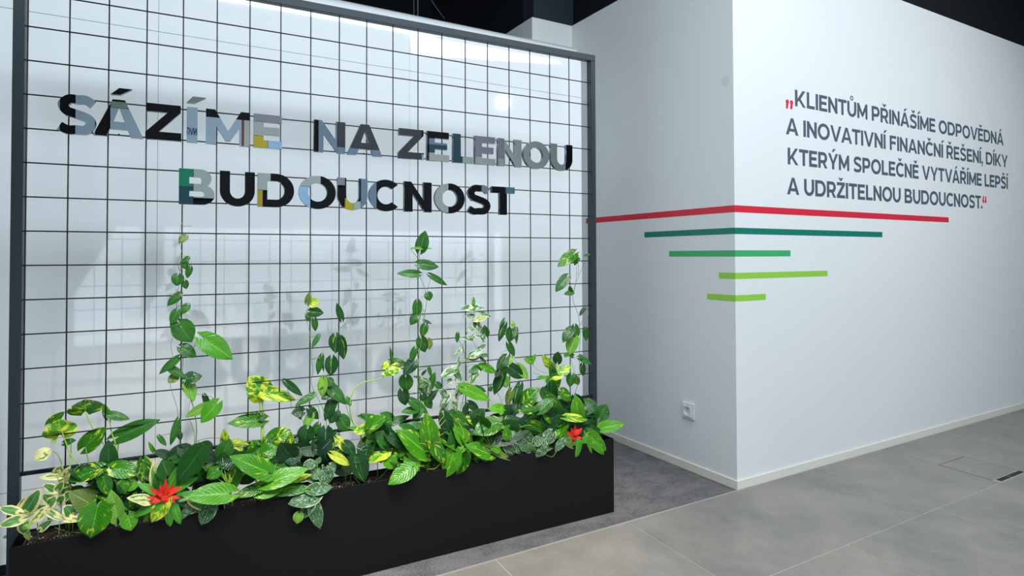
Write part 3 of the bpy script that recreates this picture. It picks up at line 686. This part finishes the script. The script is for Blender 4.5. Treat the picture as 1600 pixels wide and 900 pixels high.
def plant(label, root_u, root_v, y0, stems=(), leaves=(), yd=-0.02, stem_r=0.0016, petiole=True, pet_m=None, stem_m=None, cat='plant', name='climbing_plant', up=0.35, jit=0.012, group=None):
    """stems: [(r, [(u,v[,y])...])]; leaves: (bu,bv,tu,tv,width_px,mat[,y[,roll[,kind]]])"""
    global LEAVES
    zs = PZ-0.014
    rp = at(root_u, root_v, y0); rp.z = zs
    e = empty(name, rp, label, cat, group)
    rr = random.Random(len(label)*31+int(root_u)); inv = -rp; paths = []
    def rel(mb): mb.v = [(a+inv.x, b+inv.y, c+inv.z) for a, b, c in mb.v]; return mb
    for st in stems:
        r, pts = st[0], st[1]; P = [at(p[0], p[1], p[2] if len(p) > 2 else yd) for p in pts]
        Q = [P[0]]+P+[P[-1]]; S_ = []
        for i in range(1, len(Q)-2):
            for k in range(3):
                t = k/3; S_.append(0.5*((2*Q[i])+(Q[i+1]-Q[i-1])*t+(2*Q[i-1]-5*Q[i]+4*Q[i+1]-Q[i+2])*t*t+(3*Q[i]-Q[i-1]-3*Q[i+1]+Q[i+2])*t**3))
        S_.append(P[-1])
        if len(st) > 2 and st[2] == 'root':
            b = Vector((S_[-1].x, max(PY0+0.02, min(PY1-0.015, S_[-1].y)), zs)); S_.append(b)
        mb = MB(); mb.tube(S_, r*0.62, 6, r1=r); rel(mb)
        mb.build('stem', (st[3] if len(st) > 3 else None) or stem_m or M_stem, e, smooth=True); paths.append(S_)
    for q in leaves:
        bu, bv, tu, tv, wp, mk = q[:6]; yl = q[6] if len(q) > 6 and q[6] is not None else yd
        roll = q[7] if len(q) > 7 and q[7] is not None else rr.uniform(-0.3, 0.3); kind = q[8] if len(q) > 8 else 'h'
        yl += rr.uniform(-jit, jit)*0.5; LEAVES += 1
        b = at(bu, bv, yl); t = at(tu, tv, yl - rr.uniform(0.0, jit))
        dist = (b-CAM).dot(_F); wm = wp*dist/FPX/max(0.55, math.cos(roll))*1.28
        mb = blade(b, t, wm, roll, up=up, fold=rr.uniform(.1, .3), droop=rr.uniform(.04, .16), kind=kind, seed=rr.randint(0, 9999), wav=0.10 if mk in 'cny' else 0.03)
        rel(mb); lf = mb.build('leaf' if mk != 'r' else 'bract', LM[mk], e, smooth=True)
        if petiole and kind == 'h' and mk != 'r':
            best = None
            for S_ in paths:
                for p in S_:
                    dd = (p-b).length + (0.03 if p.z > b.z+0.01 else 0)
                    if best is None or dd < best[0]: best = (dd, p)
            if best is None or best[0] > 0.16:
                g_ = Vector((rp.x+(b.x-rp.x)*0.55, max(PY0+0.02, min(PY1-0.02, (rp.y+b.y)/2)), zs))
            else: g_ = best[1]
            if (g_-b).length > 0.006:
                L0 = (t-b).normalized(); mid = (b+g_)/2 + Vector((0, 0, 0.15*(b-g_).length)) - L0*0.15*(b-g_).length
                pp = [g_]+[(g_*(1-k)*(1-k)+mid*2*k*(1-k)+b*k*k) for k in (0.25, 0.5, 0.75)]+[b]
                m2 = MB(); m2.tube(pp, 0.0013 if (g_-b).length > .03 else 0.0009, 5, r1=0.0009); rel(m2); m2.build('stalk', pet_m or M_stem, lf, smooth=True)
    return e
def fill(u0, u1, v0, v1, n, mats, seed, y=(-0.085, -0.03), wr=(18, 30)):
    r = random.Random(seed); out = []
    for k in range(n):
        u = u0+(u1-u0)*(k+r.random())/n; v = v0+(v1-v0)*r.random(); a = r.uniform(0.15, 1.0)*PI*(1 if r.random() < .5 else -1); L = r.uniform(24, 38)
        yy = r.uniform(*y); out.append((u, v, u+L*math.sin(a), v+L*math.cos(a)*0.7, r.uniform(*wr), r.choice(mats), yy, r.uniform(-.7, .7)))
    return out
F = -0.105   # leaves at the front rim
B_ = -0.035
plant('cream-edged variegated pothos spilling over the left end of the planter', 75, 835, -0.08,
 [(.0016, [(85,824,-.09),(110,832,-.095),(138,831,-.1)]), (.0014, [(90,742),(94,765),(96,790,-.06),(92,830,-.07)], 'root', M_stem_lt), (.0014, [(52,800,-.09),(58,815,-.09),(60,838,-.08)], 'root'), (.0012, [(112,812,-.1),(114,822,-.1),(112,834,-.09)], 'root')],
 [(33,811,-3,822,17,'n',-.13),(28,801,-2,793,16,'n',-.12),(31,801,42,775,15,'c',-.09),(40,800,63,763,23,'n',-.10),(70,798,45,820,15,'c',-.115),(60,798,73,789,15,'n',-.10),(37,816,38,836,17,'n',-.125),
  (64,826,82,813,14,'n',-.11),(112,804,100,790,21,'n',-.115),(104,811,130,813,12,'c',-.12),(76,800,101,813,11,'c',-.11),(91,745,60,746,11,'c',-.05),(88,742,97,726,15,'c',-.05),(99,750,108,729,15,'c',-.045),
  (85,766,67,757,14,'n',-.06),(90,766,99,752,13,'n',-.055),(76,791,88,775,17,'n',-.08),(91,786,101,774,15,'n',-.075),(101,779,113,767,14,'n',-.07),(97,773,111,760,14,'n',-.06),(79,782,66,772,14,'n',-.07),(112,782,122,770,12,'n',-.06),
  (44,818,34,828,12,'l',-.12),(40,828,46,845,9,'o',-.12),(88,800,74,812,14,'l',-.1)], yd=-.06, pet_m=M_stem_lt)
plant('small upright pothos with a yellow marbled leaf near the left post, behind the cream-edged plant', 110, 815, -0.05,
 [(.0022, [(94,655,.01),(97,675,0),(106,700,-.01),(110,715,-.02),(108,760,-.04)], 'root', M_stem_lt), (.0018, [(109,680,0),(111,700,-.01),(110,720,-.02),(110,750,-.03)], 'root'), (.0018, [(88,708,-.01),(95,720,-.02),(104,760,-.04)], 'root')],
 [(78,661,101,643,13,'g',.012),(94,679,92,655,44,'y',.008),(74,706,52,719,19,'c',-.015),(101,692,119,688,12,'m',0),(82,688,88,692,8,'l',0)], yd=-.005)
plant('tall golden pothos with an arching green leaf at the left of the grid', 165, 800, -0.05,
 [(.0026, [(133,643,.012),(143,665,.008),(158,690,0),(176,705,-.01),(180,730,-.03)], 'root', M_stem_lt), (.0026, [(172,655,.01),(174,675,.005),(182,700,-.005),(184,730,-.03)], 'root', M_stem_lt), (.002, [(186,682,.005),(184,705,0),(182,730,-.02)], 'root'), (.002, [(133,698,0),(138,722,-.02),(140,760,-.05)], 'root'), (.0022, [(108,709,-.02),(126,728,-.03),(142,760,-.05)], 'root', M_stem_lt)],
 [(133,643,133,624,46,'g',.012,.15),(168,651,162,631,11,'g',.01),(172,648,203,655,14,'m',.008),(186,682,250,655,27,'m',.006,.1),(133,698,166,667,28,'g',0,.1),(170,728,169,687,25,'d',-.03),
  (154,733,105,752,27,'g',-.07,.1),(178,732,221,739,27,'g',-.07),(224,722,226,758,22,'g',-.07),(241,727,235,762,9,'c',-.075,0),(196,752,188,773,19,'g',-.08),(148,792,108,768,38,'o',-.09,.1),(152,794,141,842,44,'g',-.125,0),
  (183,808,173,765,23,'l',-.115),(200,806,205,830,25,'G',-.12),(231,783,198,777,18,'c',-.115),(176,781,147,793,15,'g',-.1),(160,745,172,776,20,'g',-.08),(212,757,196,768,12,'G',-.09),(205,790,212,768,12,'g',-.1)]
 + fill(110,260,735,790,35,'gdmgdk',5), yd=-.07, up=.5)
# red bromeliads
plant('flowering bromeliad with a large red star of bracts at the left of the planter', 258, 800, -0.1, [],
 [(258,773,259,748,8,'r',-.118,0,'e'),(259,774,285,760,10,'r',-.12,0,'e'),(258,777,283,778,8,'r',-.125,0,'e'),(255,775,233,763,9,'r',-.12,0,'e'),(254,777,229,778,8,'r',-.122,0,'e'),(255,779,233,786,9,'r',-.126,0,'e'),(257,779,268,791,9,'r',-.128,0,'e'),
  (255,774,250,758,9,'r',-.122,0,'e'),(260,775,272,756,9,'r',-.12,0,'e'),(256,775,258,784,10,'r',-.13,0,'e'),(257,774,264,762,7,'r',-.128,0,'e'),(255,776,244,768,8,'r',-.128,0,'e'),(259,778,274,785,8,'r',-.13,0,'e'),
  (262,785,266,824,13,'B',-.125,0,'s'),(270,787,282,820,12,'B',-.12,0,'s'),(245,784,209,808,14,'B',-.12,0,'s'),(272,780,322,768,13,'B',-.105,0,'s'),(250,783,223,817,10,'B',-.11,0,'s'),(262,765,285,722,13,'B',-.085,0,'s'),(252,765,238,735,12,'B',-.085,0,'s'),
  (248,770,215,756,12,'B',-.09,0,'s'),(259,784,236,817,24,'y',-.128,0),(268,768,310,745,12,'B',-.09,0,'s'),(264,780,275,800,11,'B',-.12,0,'s'),(276,778,300,796,11,'k',-.11,0,'s')], yd=-.11, petiole=False, jit=.004, name='bromeliad', up=.3)
plant('flowering bromeliad with small red bracts at the right end of the planter', 898, 695, -0.09, [],
 [(898,682,899,663,7,'r',-.105,0,'e'),(898,682,910,668,8,'r',-.105,0,'e'),(899,684,911,684,6,'r',-.11,0,'e'),(896,682,883,673,6,'r',-.108,0,'e'),(897,683,890,677,8,'r',-.112,0,'e'),(898,680,904,670,8,'r',-.112,0,'e'),(897,684,897,690,8,'r',-.115,0,'e'),(896,682,893,669,6,'r',-.112,0,'e'),
  (903,685,900,715,13,'B',-.12,0,'s'),(912,682,924,711,11,'B',-.115,0,'s'),(922,680,949,712,22,'G',-.115,0),(883,688,900,702,12,'o',-.118,0),(893,686,860,672,11,'B',-.09,0,'s'),(906,680,925,668,11,'B',-.08,0,'s'),(890,682,884,700,9,'B',-.11,0,'s'),(888,684,850,676,13,'B',-.085,0,'s'),(880,672,852,660,10,'B',-.07,0,'s')], yd=-.1, petiole=False, jit=.004, name='bromeliad')
plant('heart-leaf vine climbing the grid to just under the letter B of the lower row', 300, 760, -0.03,
 [(.0009, [(286,345,-.004),(281,360,-.006),(280,379,-.005),(284,392,-.004),(279,404),(277,413),(282,428),(280,445),(276,458),(276,480),(275,492),(283,508)], '', M_stem_br),
  (.0018, [(283,508),(284,530),(286,560),(284,600),(288,612),(297,622),(303,640),(307,665),(306,690),(302,712,-.03)], 'root'),
  (.0009, [(272,520),(267,540),(270,560),(266,600),(272,622),(278,645),(279,680),(282,712,-.03)], 'root', M_stem_br), (.0009, [(297,625),(294,650),(299,662),(304,680),(303,700)], '', M_stem_br),
  (.0007, [(300,354,0),(290,353,0),(283,356,-.004)], '', M_stem_br),(.0013, [(349,686,-.03),(335,684,-.02),(318,686,-.015),(307,690)], '', M_stem_br), (.0012, [(337,632),(333,622),(322,618),(308,616),(298,620)]), (.0013, [(319,531),(310,534),(302,543),(290,556)])],
 [(290,369,279,380,12,'o'),(294,403,284,411,8,'m'),(288,408,290,421,12,'m'),(297,419,292,435,10,'m'),(278,431,276,447,18,'m'),(289,440,291,452,10,'m'),(280,461,261,478,14,'m'),(293,477,284,491,12,'m'),(276,487,267,507,14,'m'),
  (281,508,300,535,32,'m'),(271,505,280,522,13,'m'),(284,544,307,558,20,'m'),(319,531,364,561,34,'p',-.03,0),(276,561,248,585,12,'m'),(265,575,291,591,13,'m'),(275,588,262,598,14,'o'),(291,593,316,587,22,'d'),(294,600,303,628,18,'l'),(299,600,295,616,12,'d'),
  (320,620,329,642,9,'d',-.01),(322,634,289,652,14,'l'),(338,632,313,661,26,'p',-.04,.2),(277,660,266,697,11,'m'),(279,676,283,688,9,'d'),(249,683,260,697,8,'m'),
  (285,703,262,729,26,'k',-.05),(286,702,308,722,24,'k',-.06),(297,712,283,697,18,'k',-.04),(318,695,332,706,18,'k',-.03),(312,706,276,754,36,'d',-.095,0),(262,712,240,704,14,'k',-.04),(325,712,346,724,20,'k',-.06),(240,705,232,690,6,'G',-.03)]
 + fill(250,330,715,770,18,'dkdm',8), yd=-.016, jit=.006)
plant('golden pothos with large glossy leaves in front, right of the larger red flower', 375, 780, -0.08,
 [(.0024, [(404,742,-.11),(399,760,-.1),(398,775,-.09)], 'root', M_stem_lt), (.002, [(358,760,-.11),(363,778,-.1)], 'root', M_stem_lt)],
 [(418,738,358,712,33,'G',-.115,0),(359,758,376,722,26,'g',-.1,0),(340,722,352,704,12,'G',-.06,0),(356,771,289,776,34,'G',-.125,0),(411,760,364,778,20,'g',-.115),(402,770,438,768,22,'G',-.12,0),(420,755,483,731,28,'G',-.12,0),
  (444,752,488,741,16,'y',-.11),(437,768,490,762,18,'g',-.11),(424,738,408,708,16,'g',-.09),(368,718,348,705,20,'g',-.07),(390,705,420,720,22,'d',-.07),(395,745,374,756,18,'d',-.09),(341,735,322,748,18,'g',-.09),(330,740,345,725,16,'d',-.08)]
 + fill(310,470,708,765,37,'gdmdg',9), yd=-.1, up=.55, pet_m=M_stem_lt)
plant('upright golden pothos on thick pale stalks with a yellow marbled top leaf', 410, 745, -0.04,
 [(.0036, [(404,616,.010),(407,640,.005),(409,665,0),(409,698,-.02),(412,730,-.04)], 'root', M_stem_lt), (.003, [(408,618,.010),(411,640,.005),(411,665,0),(411,698,-.02)], 'root', M_stem_lt), (.002, [(424,690,-.04),(423,705,-.05)], 'root')],
 [(411,617,389,588,40,'y',.009,0),(409,612,464,625,23,'y',.007,0),(407,656,355,662,24,'g',0,0),(405,654,420,650,9,'m',.002,0),(352,697,350,670,14,'y',.004),(357,698,392,697,22,'Y',.003,.2),(424,688,454,671,28,'g',-.03,0),(435,690,412,686,18,'m',-.02,0),(452,680,450,700,14,'y',-.03)], yd=0)
plant('two-stranded heart-leaf vine with lime striped leaves left of the grid centre', 500, 740, -0.03,
 [(.0012, [(483,465),(482,478),(477,492),(481,508),(484,520),(486,545),(487,562),(489,580),(486,595),(490,610),(498,625),(505,640),(510,660),(506,700,-.03)], 'root'),
  (.0012, [(532,513),(526,526),(524,545),(522,555),(518,566),(513,583),(505,598),(512,612),(516,635),(514,665),(512,705,-.03)], 'root'), (.0009, [(543,485),(542,502),(532,513)], '', M_stem_br), (.0008, [(554,505),(546,497),(542,495)], '', M_stem_br), (.0009, [(533,497),(530,508),(532,514)], '', M_stem_br),
  (.0011, [(344*1.37,624),(455,627),(458,640),(467,648),(476,664),(480,680)], '', M_stem_br), (.0009, [(492,668),(500,650),(496,630)], ''), (.001, [(546,668),(530,676),(518,690)], '')],
 [(480,472,484,456,9,'o'),(484,473,500,473,16,'Y'),(486,487,506,489,15,'b'),(482,491,482,502,10,'m'),(491,500,493,518,10,'m'),(497,526,487,544,8,'m'),(533,497,526,473,11,'d'),(524,527,525,552,21,'b'),(533,532,537,562,16,'b'),(518,562,517,588,20,'b'),(502,559,496,586,11,'m'),(503,562,506,582,4,'d'),
  (510,592,497,610,14,'m'),(505,594,503,621,15,'l'),(512,594,522,603,14,'m'),(514,604,541,632,20,'m'),(517,614,502,624,16,'d'),(448,598,473,619,12,'d'),(488,618,461,634,12,'m'),(541,623,549,634,10,'m'),(521,625,507,658,17,'d'),(473,643,455,646,17,'d'),(466,638,470,656,12,'d'),(524,643,516,662,20,'d'),(532,654,545,674,22,'m'),
  (486,648,474,672,13,'l'),(484,640,498,655,14,'d'),(480,671,474,696,26,'d',-.04),(509,672,508,699,24,'v',-.04),(484,693,472,721,22,'v',-.055),(503,700,513,723,20,'v',-.06),(497,664,486,682,12,'m'),(492,684,498,704,13,'d'),(525,680,512,700,16,'d',-.04)]
 + fill(440,540,690,735,16,'vdkd',12), yd=-.018, jit=.008)
plant('lime striped heart-leaf plant by the bare patch of brown soil', 560, 745, -0.06,
 [(.0014, [(545,700,-.07),(548,725,-.07)], 'root'), (.0013, [(560,712,-.09),(562,735,-.08)], 'root'), (.0012, [(538,733,-.08),(540,742,-.08)], 'root')],
 [(529,688,550,712,14,'Y',-.08),(540,694,556,712,18,'b',-.075),(521,711,548,728,14,'Y',-.1),(577,694,558,712,16,'d',-.07),(549,714,569,722,14,'b',-.095),(558,714,570,754,28,'b',-.105,0),(574,702,568,722,16,'b',-.09),(513,702,528,690,9,'o',-.07),(535,710,520,700,10,'b',-.08),(566,700,584,706,16,'b',-.08)], yd=-.08)
plant('silver speckled satin pothos trailing over the front left of the centre', 500, 770, -0.1,
 [(.0013, [(480,782,-.13),(486,775,-.125),(494,765,-.12),(500,748,-.11)], 'root'), (.0012, [(494,765,-.12),(508,752,-.11),(512,740,-.1)], 'root')],
 [(488,722,487,735,16,'s',-.1),(479,728,496,722,18,'s',-.1),(515,728,524,737,17,'s',-.1),(508,738,514,756,24,'s',-.115),(496,738,484,747,18,'s',-.11),(503,735,510,752,20,'s',-.11),(487,765,520,761,19,'s',-.125),(492,776,450,787,27,'s',-.13,0),(488,783,472,811,20,'s',-.132,.2),(489,787,501,827,21,'s',-.135,0),(467,803,464,819,16,'l',-.136,0),
  (496,722,501,714,8,'s',-.1),(480,745,498,752,14,'s',-.105),(455,722,462,708,10,'s',-.08),(464,728,452,716,16,'s',-.08)], yd=-.11, jit=.004)
plant('small silver speckled satin plant under the glossy leaf right of the larger red flower', 312, 800, -0.1, [],
 [(300,781,325,797,17,'n',-.12),(330,789,314,821,25,'s',-.13,0),(304,793,288,800,14,'s',-.12),(322,778,342,790,18,'s',-.115),(345,775,358,788,14,'s',-.11),(296,790,284,812,12,'s',-.12)], yd=-.11, jit=.004)
plant('pothos with one long arching pale stem ending in a marbled leaf', 556, 715, -0.03,
 [(.0026, [(605,578),(599,589),(585,594),(568,597),(556,606),(548,622),(547,642),(552,660,-.015),(562,672,-.03),(566,700,-.05)], 'root', M_stem_lt), (.0014, [(582,582),(577,590),(572,597)], '', M_stem_lt), (.0013, [(540,630),(544,645),(548,655),(553,663)], ''), (.0014, [(609,541),(611,552),(613,566)], '')],
 [(603,578,628,572,26,'y',-.02,0),(613,565,637,569,14,'m',-.015),(613,566,609,541,5,'m',-.016,0),(647,564,630,587,19,'d',-.02),(552,669,583,672,5,'G',-.03),(580,668,551,676,17,'y',-.05)], yd=-.018)
plant('dense golden pothos with broad leaves in front of the grid centre', 640, 725, -0.06,
 [(.0026, [(674,697,-.1),(671,712,-.09),(668,728,-.085)], 'root', M_stem_lt), (.0024, [(690,722,-.1),(680,732,-.1),(668,733,-.09)], 'root', M_stem_lt), (.0018, [(578,675,-.05),(582,695,-.06),(590,720,-.07)], 'root')],
 [(600,661,558,649,18,'m',.005,.2),(598,664,563,646,16,'m',.008),(613,657,594,645,18,'m',.01),(604,663,641,649,13,'m',.008),(663,706,620,671,34,'G',-.09,0),(674,696,665,644,31,'G',-.095,0),(613,711,590,682,22,'g',-.08,0),(609,691,626,682,16,'G',-.07),(603,704,573,722,26,'y',-.09),(602,713,621,731,26,'G',-.1,0),
  (630,723,650,706,22,'g',-.075),(638,716,656,736,24,'G',-.1,0),(642,732,606,757,28,'G',-.125,0),(677,694,697,726,22,'g',-.105,0),(709,707,697,746,31,'G',-.12,0),(726,710,714,742,26,'g',-.112),(706,710,704,672,13,'m',-.1),(729,690,708,667,26,'G',-.09),(694,650,704,680,22,'d',-.06),(707,650,738,673,20,'g',-.06),
  (735,656,757,668,16,'y',-.055),(596,706,590,690,18,'g',-.07),(660,700,640,690,20,'d',-.06),(620,700,634,716,18,'g',-.08)]
 + fill(575,740,668,722,54,'gGdmdg',15), yd=-.08, up=.5, pet_m=M_stem_lt)
plant('golden pothos with a cupped yellow streaked leaf right of the grid centre', 760, 705, -0.06,
 [(.002, [(761,708,-.11),(758,722,-.115),(753,730,-.115),(746,724,-.11),(742,712,-.1)], 'root'), (.002, [(768,702,-.11),(762,715,-.115),(755,729,-.115)], '', M_stem_lt), (.0018, [(793,685,-.105),(788,698,-.105),(783,706,-.1)], 'root', M_stem_lt)],
 [(774,662,739,678,31,'g',-.1,0),(764,709,727,695,25,'G',-.12,0),(724,700,715,707,14,'g',-.11),(765,682,752,700,26,'d',-.085),(785,692,748,692,20,'g',-.09),(777,688,826,675,26,'k',-.1,0),(793,684,790,667,15,'G',-.112,0),(783,663,815,664,9,'G',-.09),(766,702,801,720,11,'o',-.115),(771,700,785,708,11,'G',-.118),(775,664,788,668,10,'y',-.1),
  (724,650,708,640,8,'g',-.05),(787,640,762,638,17,'G',-.04,0),(770,664,780,645,22,'d',-.04),(790,640,806,660,20,'d',-.045)]
 + fill(730,850,655,690,37,'gdmdg',17), yd=-.09, up=.5, pet_m=M_stem_lt)
plant('pothos vine climbing to the highest leaf at the grid centre', 652, 690, -0.03,
 [(.0017, [(654,388),(656,408),(655,428),(663,448),(666,462),(666,475),(664,490),(662,505),(660,525),(656,545),(654,570),(655,600),(657,630),(657,660,-.03)], 'root'), (.0012, [(656,407),(647,396),(642,389),(646,386)]), (.0011, [(674,431),(670,445),(667,458)]), (.0009, [(653,473),(658,465),(665,461)], '', M_stem_br), (.0009, [(651,492),(657,484),(665,486)], '', M_stem_br), (.001, [(640,612),(650,614),(656,617)]), (.001, [(645,603),(641,596),(636,594)])],
 [(657,389,665,360,20,'m'),(668,388,641,388,5,'G'),(656,413,686,417,17,'m'),(651,428,620,427,13,'m'),(674,431,699,446,10,'m'),(668,459,672,470,14,'m'),(652,474,650,498,15,'m'),(652,492,641,508,15,'m'),(663,501,675,506,5,'k'),(664,509,659,527,13,'m'),(658,530,664,551,18,'m'),(668,532,672,546,14,'o'),(648,546,642,565,11,'m'),
  (634,590,636,612,22,'m'),(629,612,634,634,18,'d'),(649,641,627,644,14,'m'),(643,627,669,646,15,'m'),(661,596,669,618,20,'w'),(671,606,680,581,12,'m'),(682,600,690,607,11,'m'),(671,625,684,608,11,'k'),(660,617,664,628,13,'d'),(667,625,674,639,13,'m'),(655,590,645,588,4,'m'),(660,585,667,577,5,'k'),(670,575,674,590,6,'m'),(657,640,645,655,14,'m'),(664,598,652,606,13,'m')], yd=-.016, jit=.005)
plant('vine of small white marbled leaves right of the tallest central vine', 728, 690, -0.03,
 [(.0014, [(741,474),(742,487),(738,500),(730,515),(727,530),(723,545),(727,560),(729,580),(728,600),(722,630),(716,655),(714,675,-.03)], 'root'), (.0011, [(741,500),(734,512),(728,524)]), (.0011, [(757,520),(752,538),(745,550),(736,556),(727,560)]), (.0011, [(738,530),(744,545),(740,552)]), (.0011, [(716,530),(722,540),(726,552)], '', M_stem_br), (.0013, [(733,590),(722,612),(708,640),(702,660)], 'root'), (.0012, [(712,595),(715,620),(712,650)], 'root')],
 [(740,476,740,463,5,'G'),(744,481,720,483,14,'w'),(745,482,757,481,6,'w'),(752,489,768,496,7,'w'),(744,500,763,494,8,'c'),(739,494,726,494,8,'w'),(742,502,742,513,6,'m'),(746,506,753,522,10,'w'),(759,523,757,508,13,'m'),(715,522,714,536,7,'m'),(735,530,717,528,7,'w'),(746,523,734,528,7,'w'),(754,524,756,536,8,'w'),(721,545,707,557,6,'w'),(737,556,756,548,13,'w'),(754,556,764,554,7,'m'),(750,558,761,568,5,'k'),
  (744,558,727,562,10,'o'),(711,577,687,590,15,'w'),(711,578,721,596,13,'w'),(745,582,735,600,12,'w'),(750,574,732,582,12,'m'),(754,572,776,582,13,'G'),(722,604,712,624,15,'w'),(726,607,767,626,20,'G',-.03,0),(743,606,760,612,10,'d'),(733,630,749,642,12,'m'),(700,618,687,637,11,'w'),(699,625,694,641,9,'w'),(715,650,701,641,14,'w'),(728,636,725,653,10,'k'),(705,594,697,600,8,'w'),(730,598,722,600,8,'w'),(697,640,684,650,12,'w'),(690,610,700,622,10,'w'),(707,630,715,640,11,'w'),(719,560,716,575,7,'w'),(748,545,760,538,7,'w'),(740,514,728,518,6,'w')], yd=-.016, jit=.008)
plant('lime striped heart-leaf vine with a drooping tip between centre and right post', 795, 680, -0.03,
 [(.0011, [(802,505),(799,520),(797,540),(800,556),(797,575),(795,600),(793,625),(790,650,-.02)], 'root', M_stem_br), (.0008, [(816,502),(806,507),(802,508)], '', M_stem_lt), (.0008, [(787,499),(796,506),(801,507)], '', M_stem_lt), (.0009, [(783,560),(786,550),(796,546)]), (.001, [(800,556),(806,565),(812,572)]), (.0013, [(781,620),(787,635,-.03),(800,650,-.05),(812,662,-.07)], '')],
 [(788,509,779,534,11,'b'),(787,499,780,513,4,'m'),(796,516,794,534,10,'m'),(805,516,796,534,12,'b'),(807,516,807,538,6,'m'),(800,504,805,512,7,'l'),(795,538,804,557,11,'m'),(790,559,776,578,15,'b'),(800,560,788,574,9,'l'),(796,574,819,591,20,'d'),(810,573,826,593,15,'l'),(784,587,772,617,18,'b'),(787,591,792,606,17,'l'),(780,580,774,590,10,'k'),(812,603,803,632,14,'b'),(799,612,791,635,13,'o'),(810,618,806,640,16,'m'),(808,634,798,648,18,'d',-.03),
  (818,630,842,605,26,'g',-.005,.1),(765,605,768,612,8,'m'),(786,575,790,588,12,'m')], yd=-.018, jit=.008)
plant('leafy golden pothos crowded below the vine at the right post', 870, 665, -0.05,
 [(.0015, [(868,586),(870,605),(866,625),(868,650,-.04)], 'root'), (.0016, [(831,565),(836,574),(848,581),(858,582)], '', M_stem_lt), (.0013, [(842,603),(846,620),(856,640),(862,662,-.05)], '', M_stem), (.001, [(833,583),(845,586),(852,595),(858,610)], '')],
 [(831,565,818,560,10,'G'),(831,565,837,553,8,'G'),(860,572,847,554,13,'y'),(871,565,872,549,15,'d'),(867,574,859,570,12,'m'),(866,587,893,571,19,'y'),(862,577,868,590,12,'m'),(861,590,874,606,24,'g'),(853,590,838,590,7,'G'),(862,604,862,632,22,'d',-.03),(856,624,883,663,26,'g',-.06,0),(877,612,893,626,18,'g',-.05),(904,650,899,617,22,'G',-.09,0),(886,652,919,656,14,'y',-.1,0),(834,662,852,672,19,'y',-.07),(900,622,912,645,18,'d',-.03),
  (915,640,925,668,18,'d',-.03),(890,625,893,650,20,'d',-.04),(876,640,890,668,16,'d',-.04),(848,645,836,632,18,'g',-.03),(852,608,846,622,14,'d',-.02),(880,655,866,668,14,'G',-.07),(824,655,836,640,18,'g',-.03),(820,665,848,655,14,'d',-.05),(838,650,854,655,14,'g',-.04)]
 + fill(830,925,640,672,27,'dgmd',21), yd=-.02, jit=.006)
plant('slender pothos vine climbing beside the right post of the frame', 895, 660, -0.03,
 [(.0015, [(918,400),(906,427),(898,447),(895,468),(903,490),(906,510),(906,540),(905,560),(906,585),(900,610),(892,632)], 'root'), (.0012, [(897,397),(901,405),(904,416),(903,430)]), (.0011, [(901,414),(900,440),(896,458)]), (.0011, [(886,436),(891,447),(893,463)]), (.001, [(920,487),(918,497),(912,497),(907,507),(895,512)], '', M_stem_br), (.0012, [(893,513),(887,530),(888,550),(893,565),(899,585)], '', M_stem_lt)],
 [(896,397,871,417,20,'g'),(903,405,890,412,8,'m'),(903,405,897,415,6,'m'),(885,434,868,456,17,'m'),(894,457,881,460,9,'m'),(892,456,890,446,7,'m'),(913,483,905,494,7,'d'),(892,515,879,535,16,'m'),(898,511,901,531,13,'m'),(897,529,889,555,20,'l'),(915,515,916,533,10,'m'),(914,399,924,397,4,'m'),
  (893,587,890,605,15,'m'),(899,590,904,602,11,'o'),(910,571,911,588,10,'d'),(906,560,925,569,10,'m'),(906,556,912,562,7,'m'),(886,553,882,558,9,'m'),(895,556,886,552,10,'m')], yd=-.014, jit=.005)
plant('silver speckled satin pothos hanging over the rim left of the small red flower', 845, 700, -0.1,
 [(.0013, [(838,704,-.118),(848,708,-.125),(862,714,-.13),(869,706,-.128),(875,697,-.12)], '', M_stem), (.0011, [(856,706,-.12),(857,700,-.115)], '')],
 [(862,677,849,695,21,'s',-.12,0),(836,692,848,683,15,'s',-.112),(848,694,838,715,22,'s',-.122,0),(845,704,865,700,8,'s',-.125),(879,689,867,706,12,'s',-.125),(820,678,834,691,16,'s',-.1),(815,690,823,707,14,'s',-.115),(796,699,801,712,18,'s',-.115),(812,704,803,694,13,'s',-.11),(824,696,830,709,14,'s',-.11),(818,686,808,676,14,'s',-.1),(790,700,806,706,12,'s',-.11)], yd=-.11, jit=.003)
plant('broad-leaved pothos leaning out past the right end of the planter', 935, 678, -0.07,
 [(.0014, [(937,651,-.03),(937,664,-.04),(930,680,-.06)], 'root'), (.0014, [(941,670,-.07),(939,678,-.07)], 'root'), (.0013, [(924,645,-.04),(920,662,-.05),(914,680,-.07)], 'root')],
 [(940,669,976,662,20,'G',-.075,0),(937,652,948,631,24,'m',-.03,0),(924,645,916,624,15,'m',-.03,0),(920,641,933,640,14,'m',-.03),(914,626,933,630,8,'G',-.03),(921,660,927,670,12,'d',-.05),(917,652,926,640,14,'d',-.05),(928,668,918,655,14,'m',-.06)], yd=-.05)
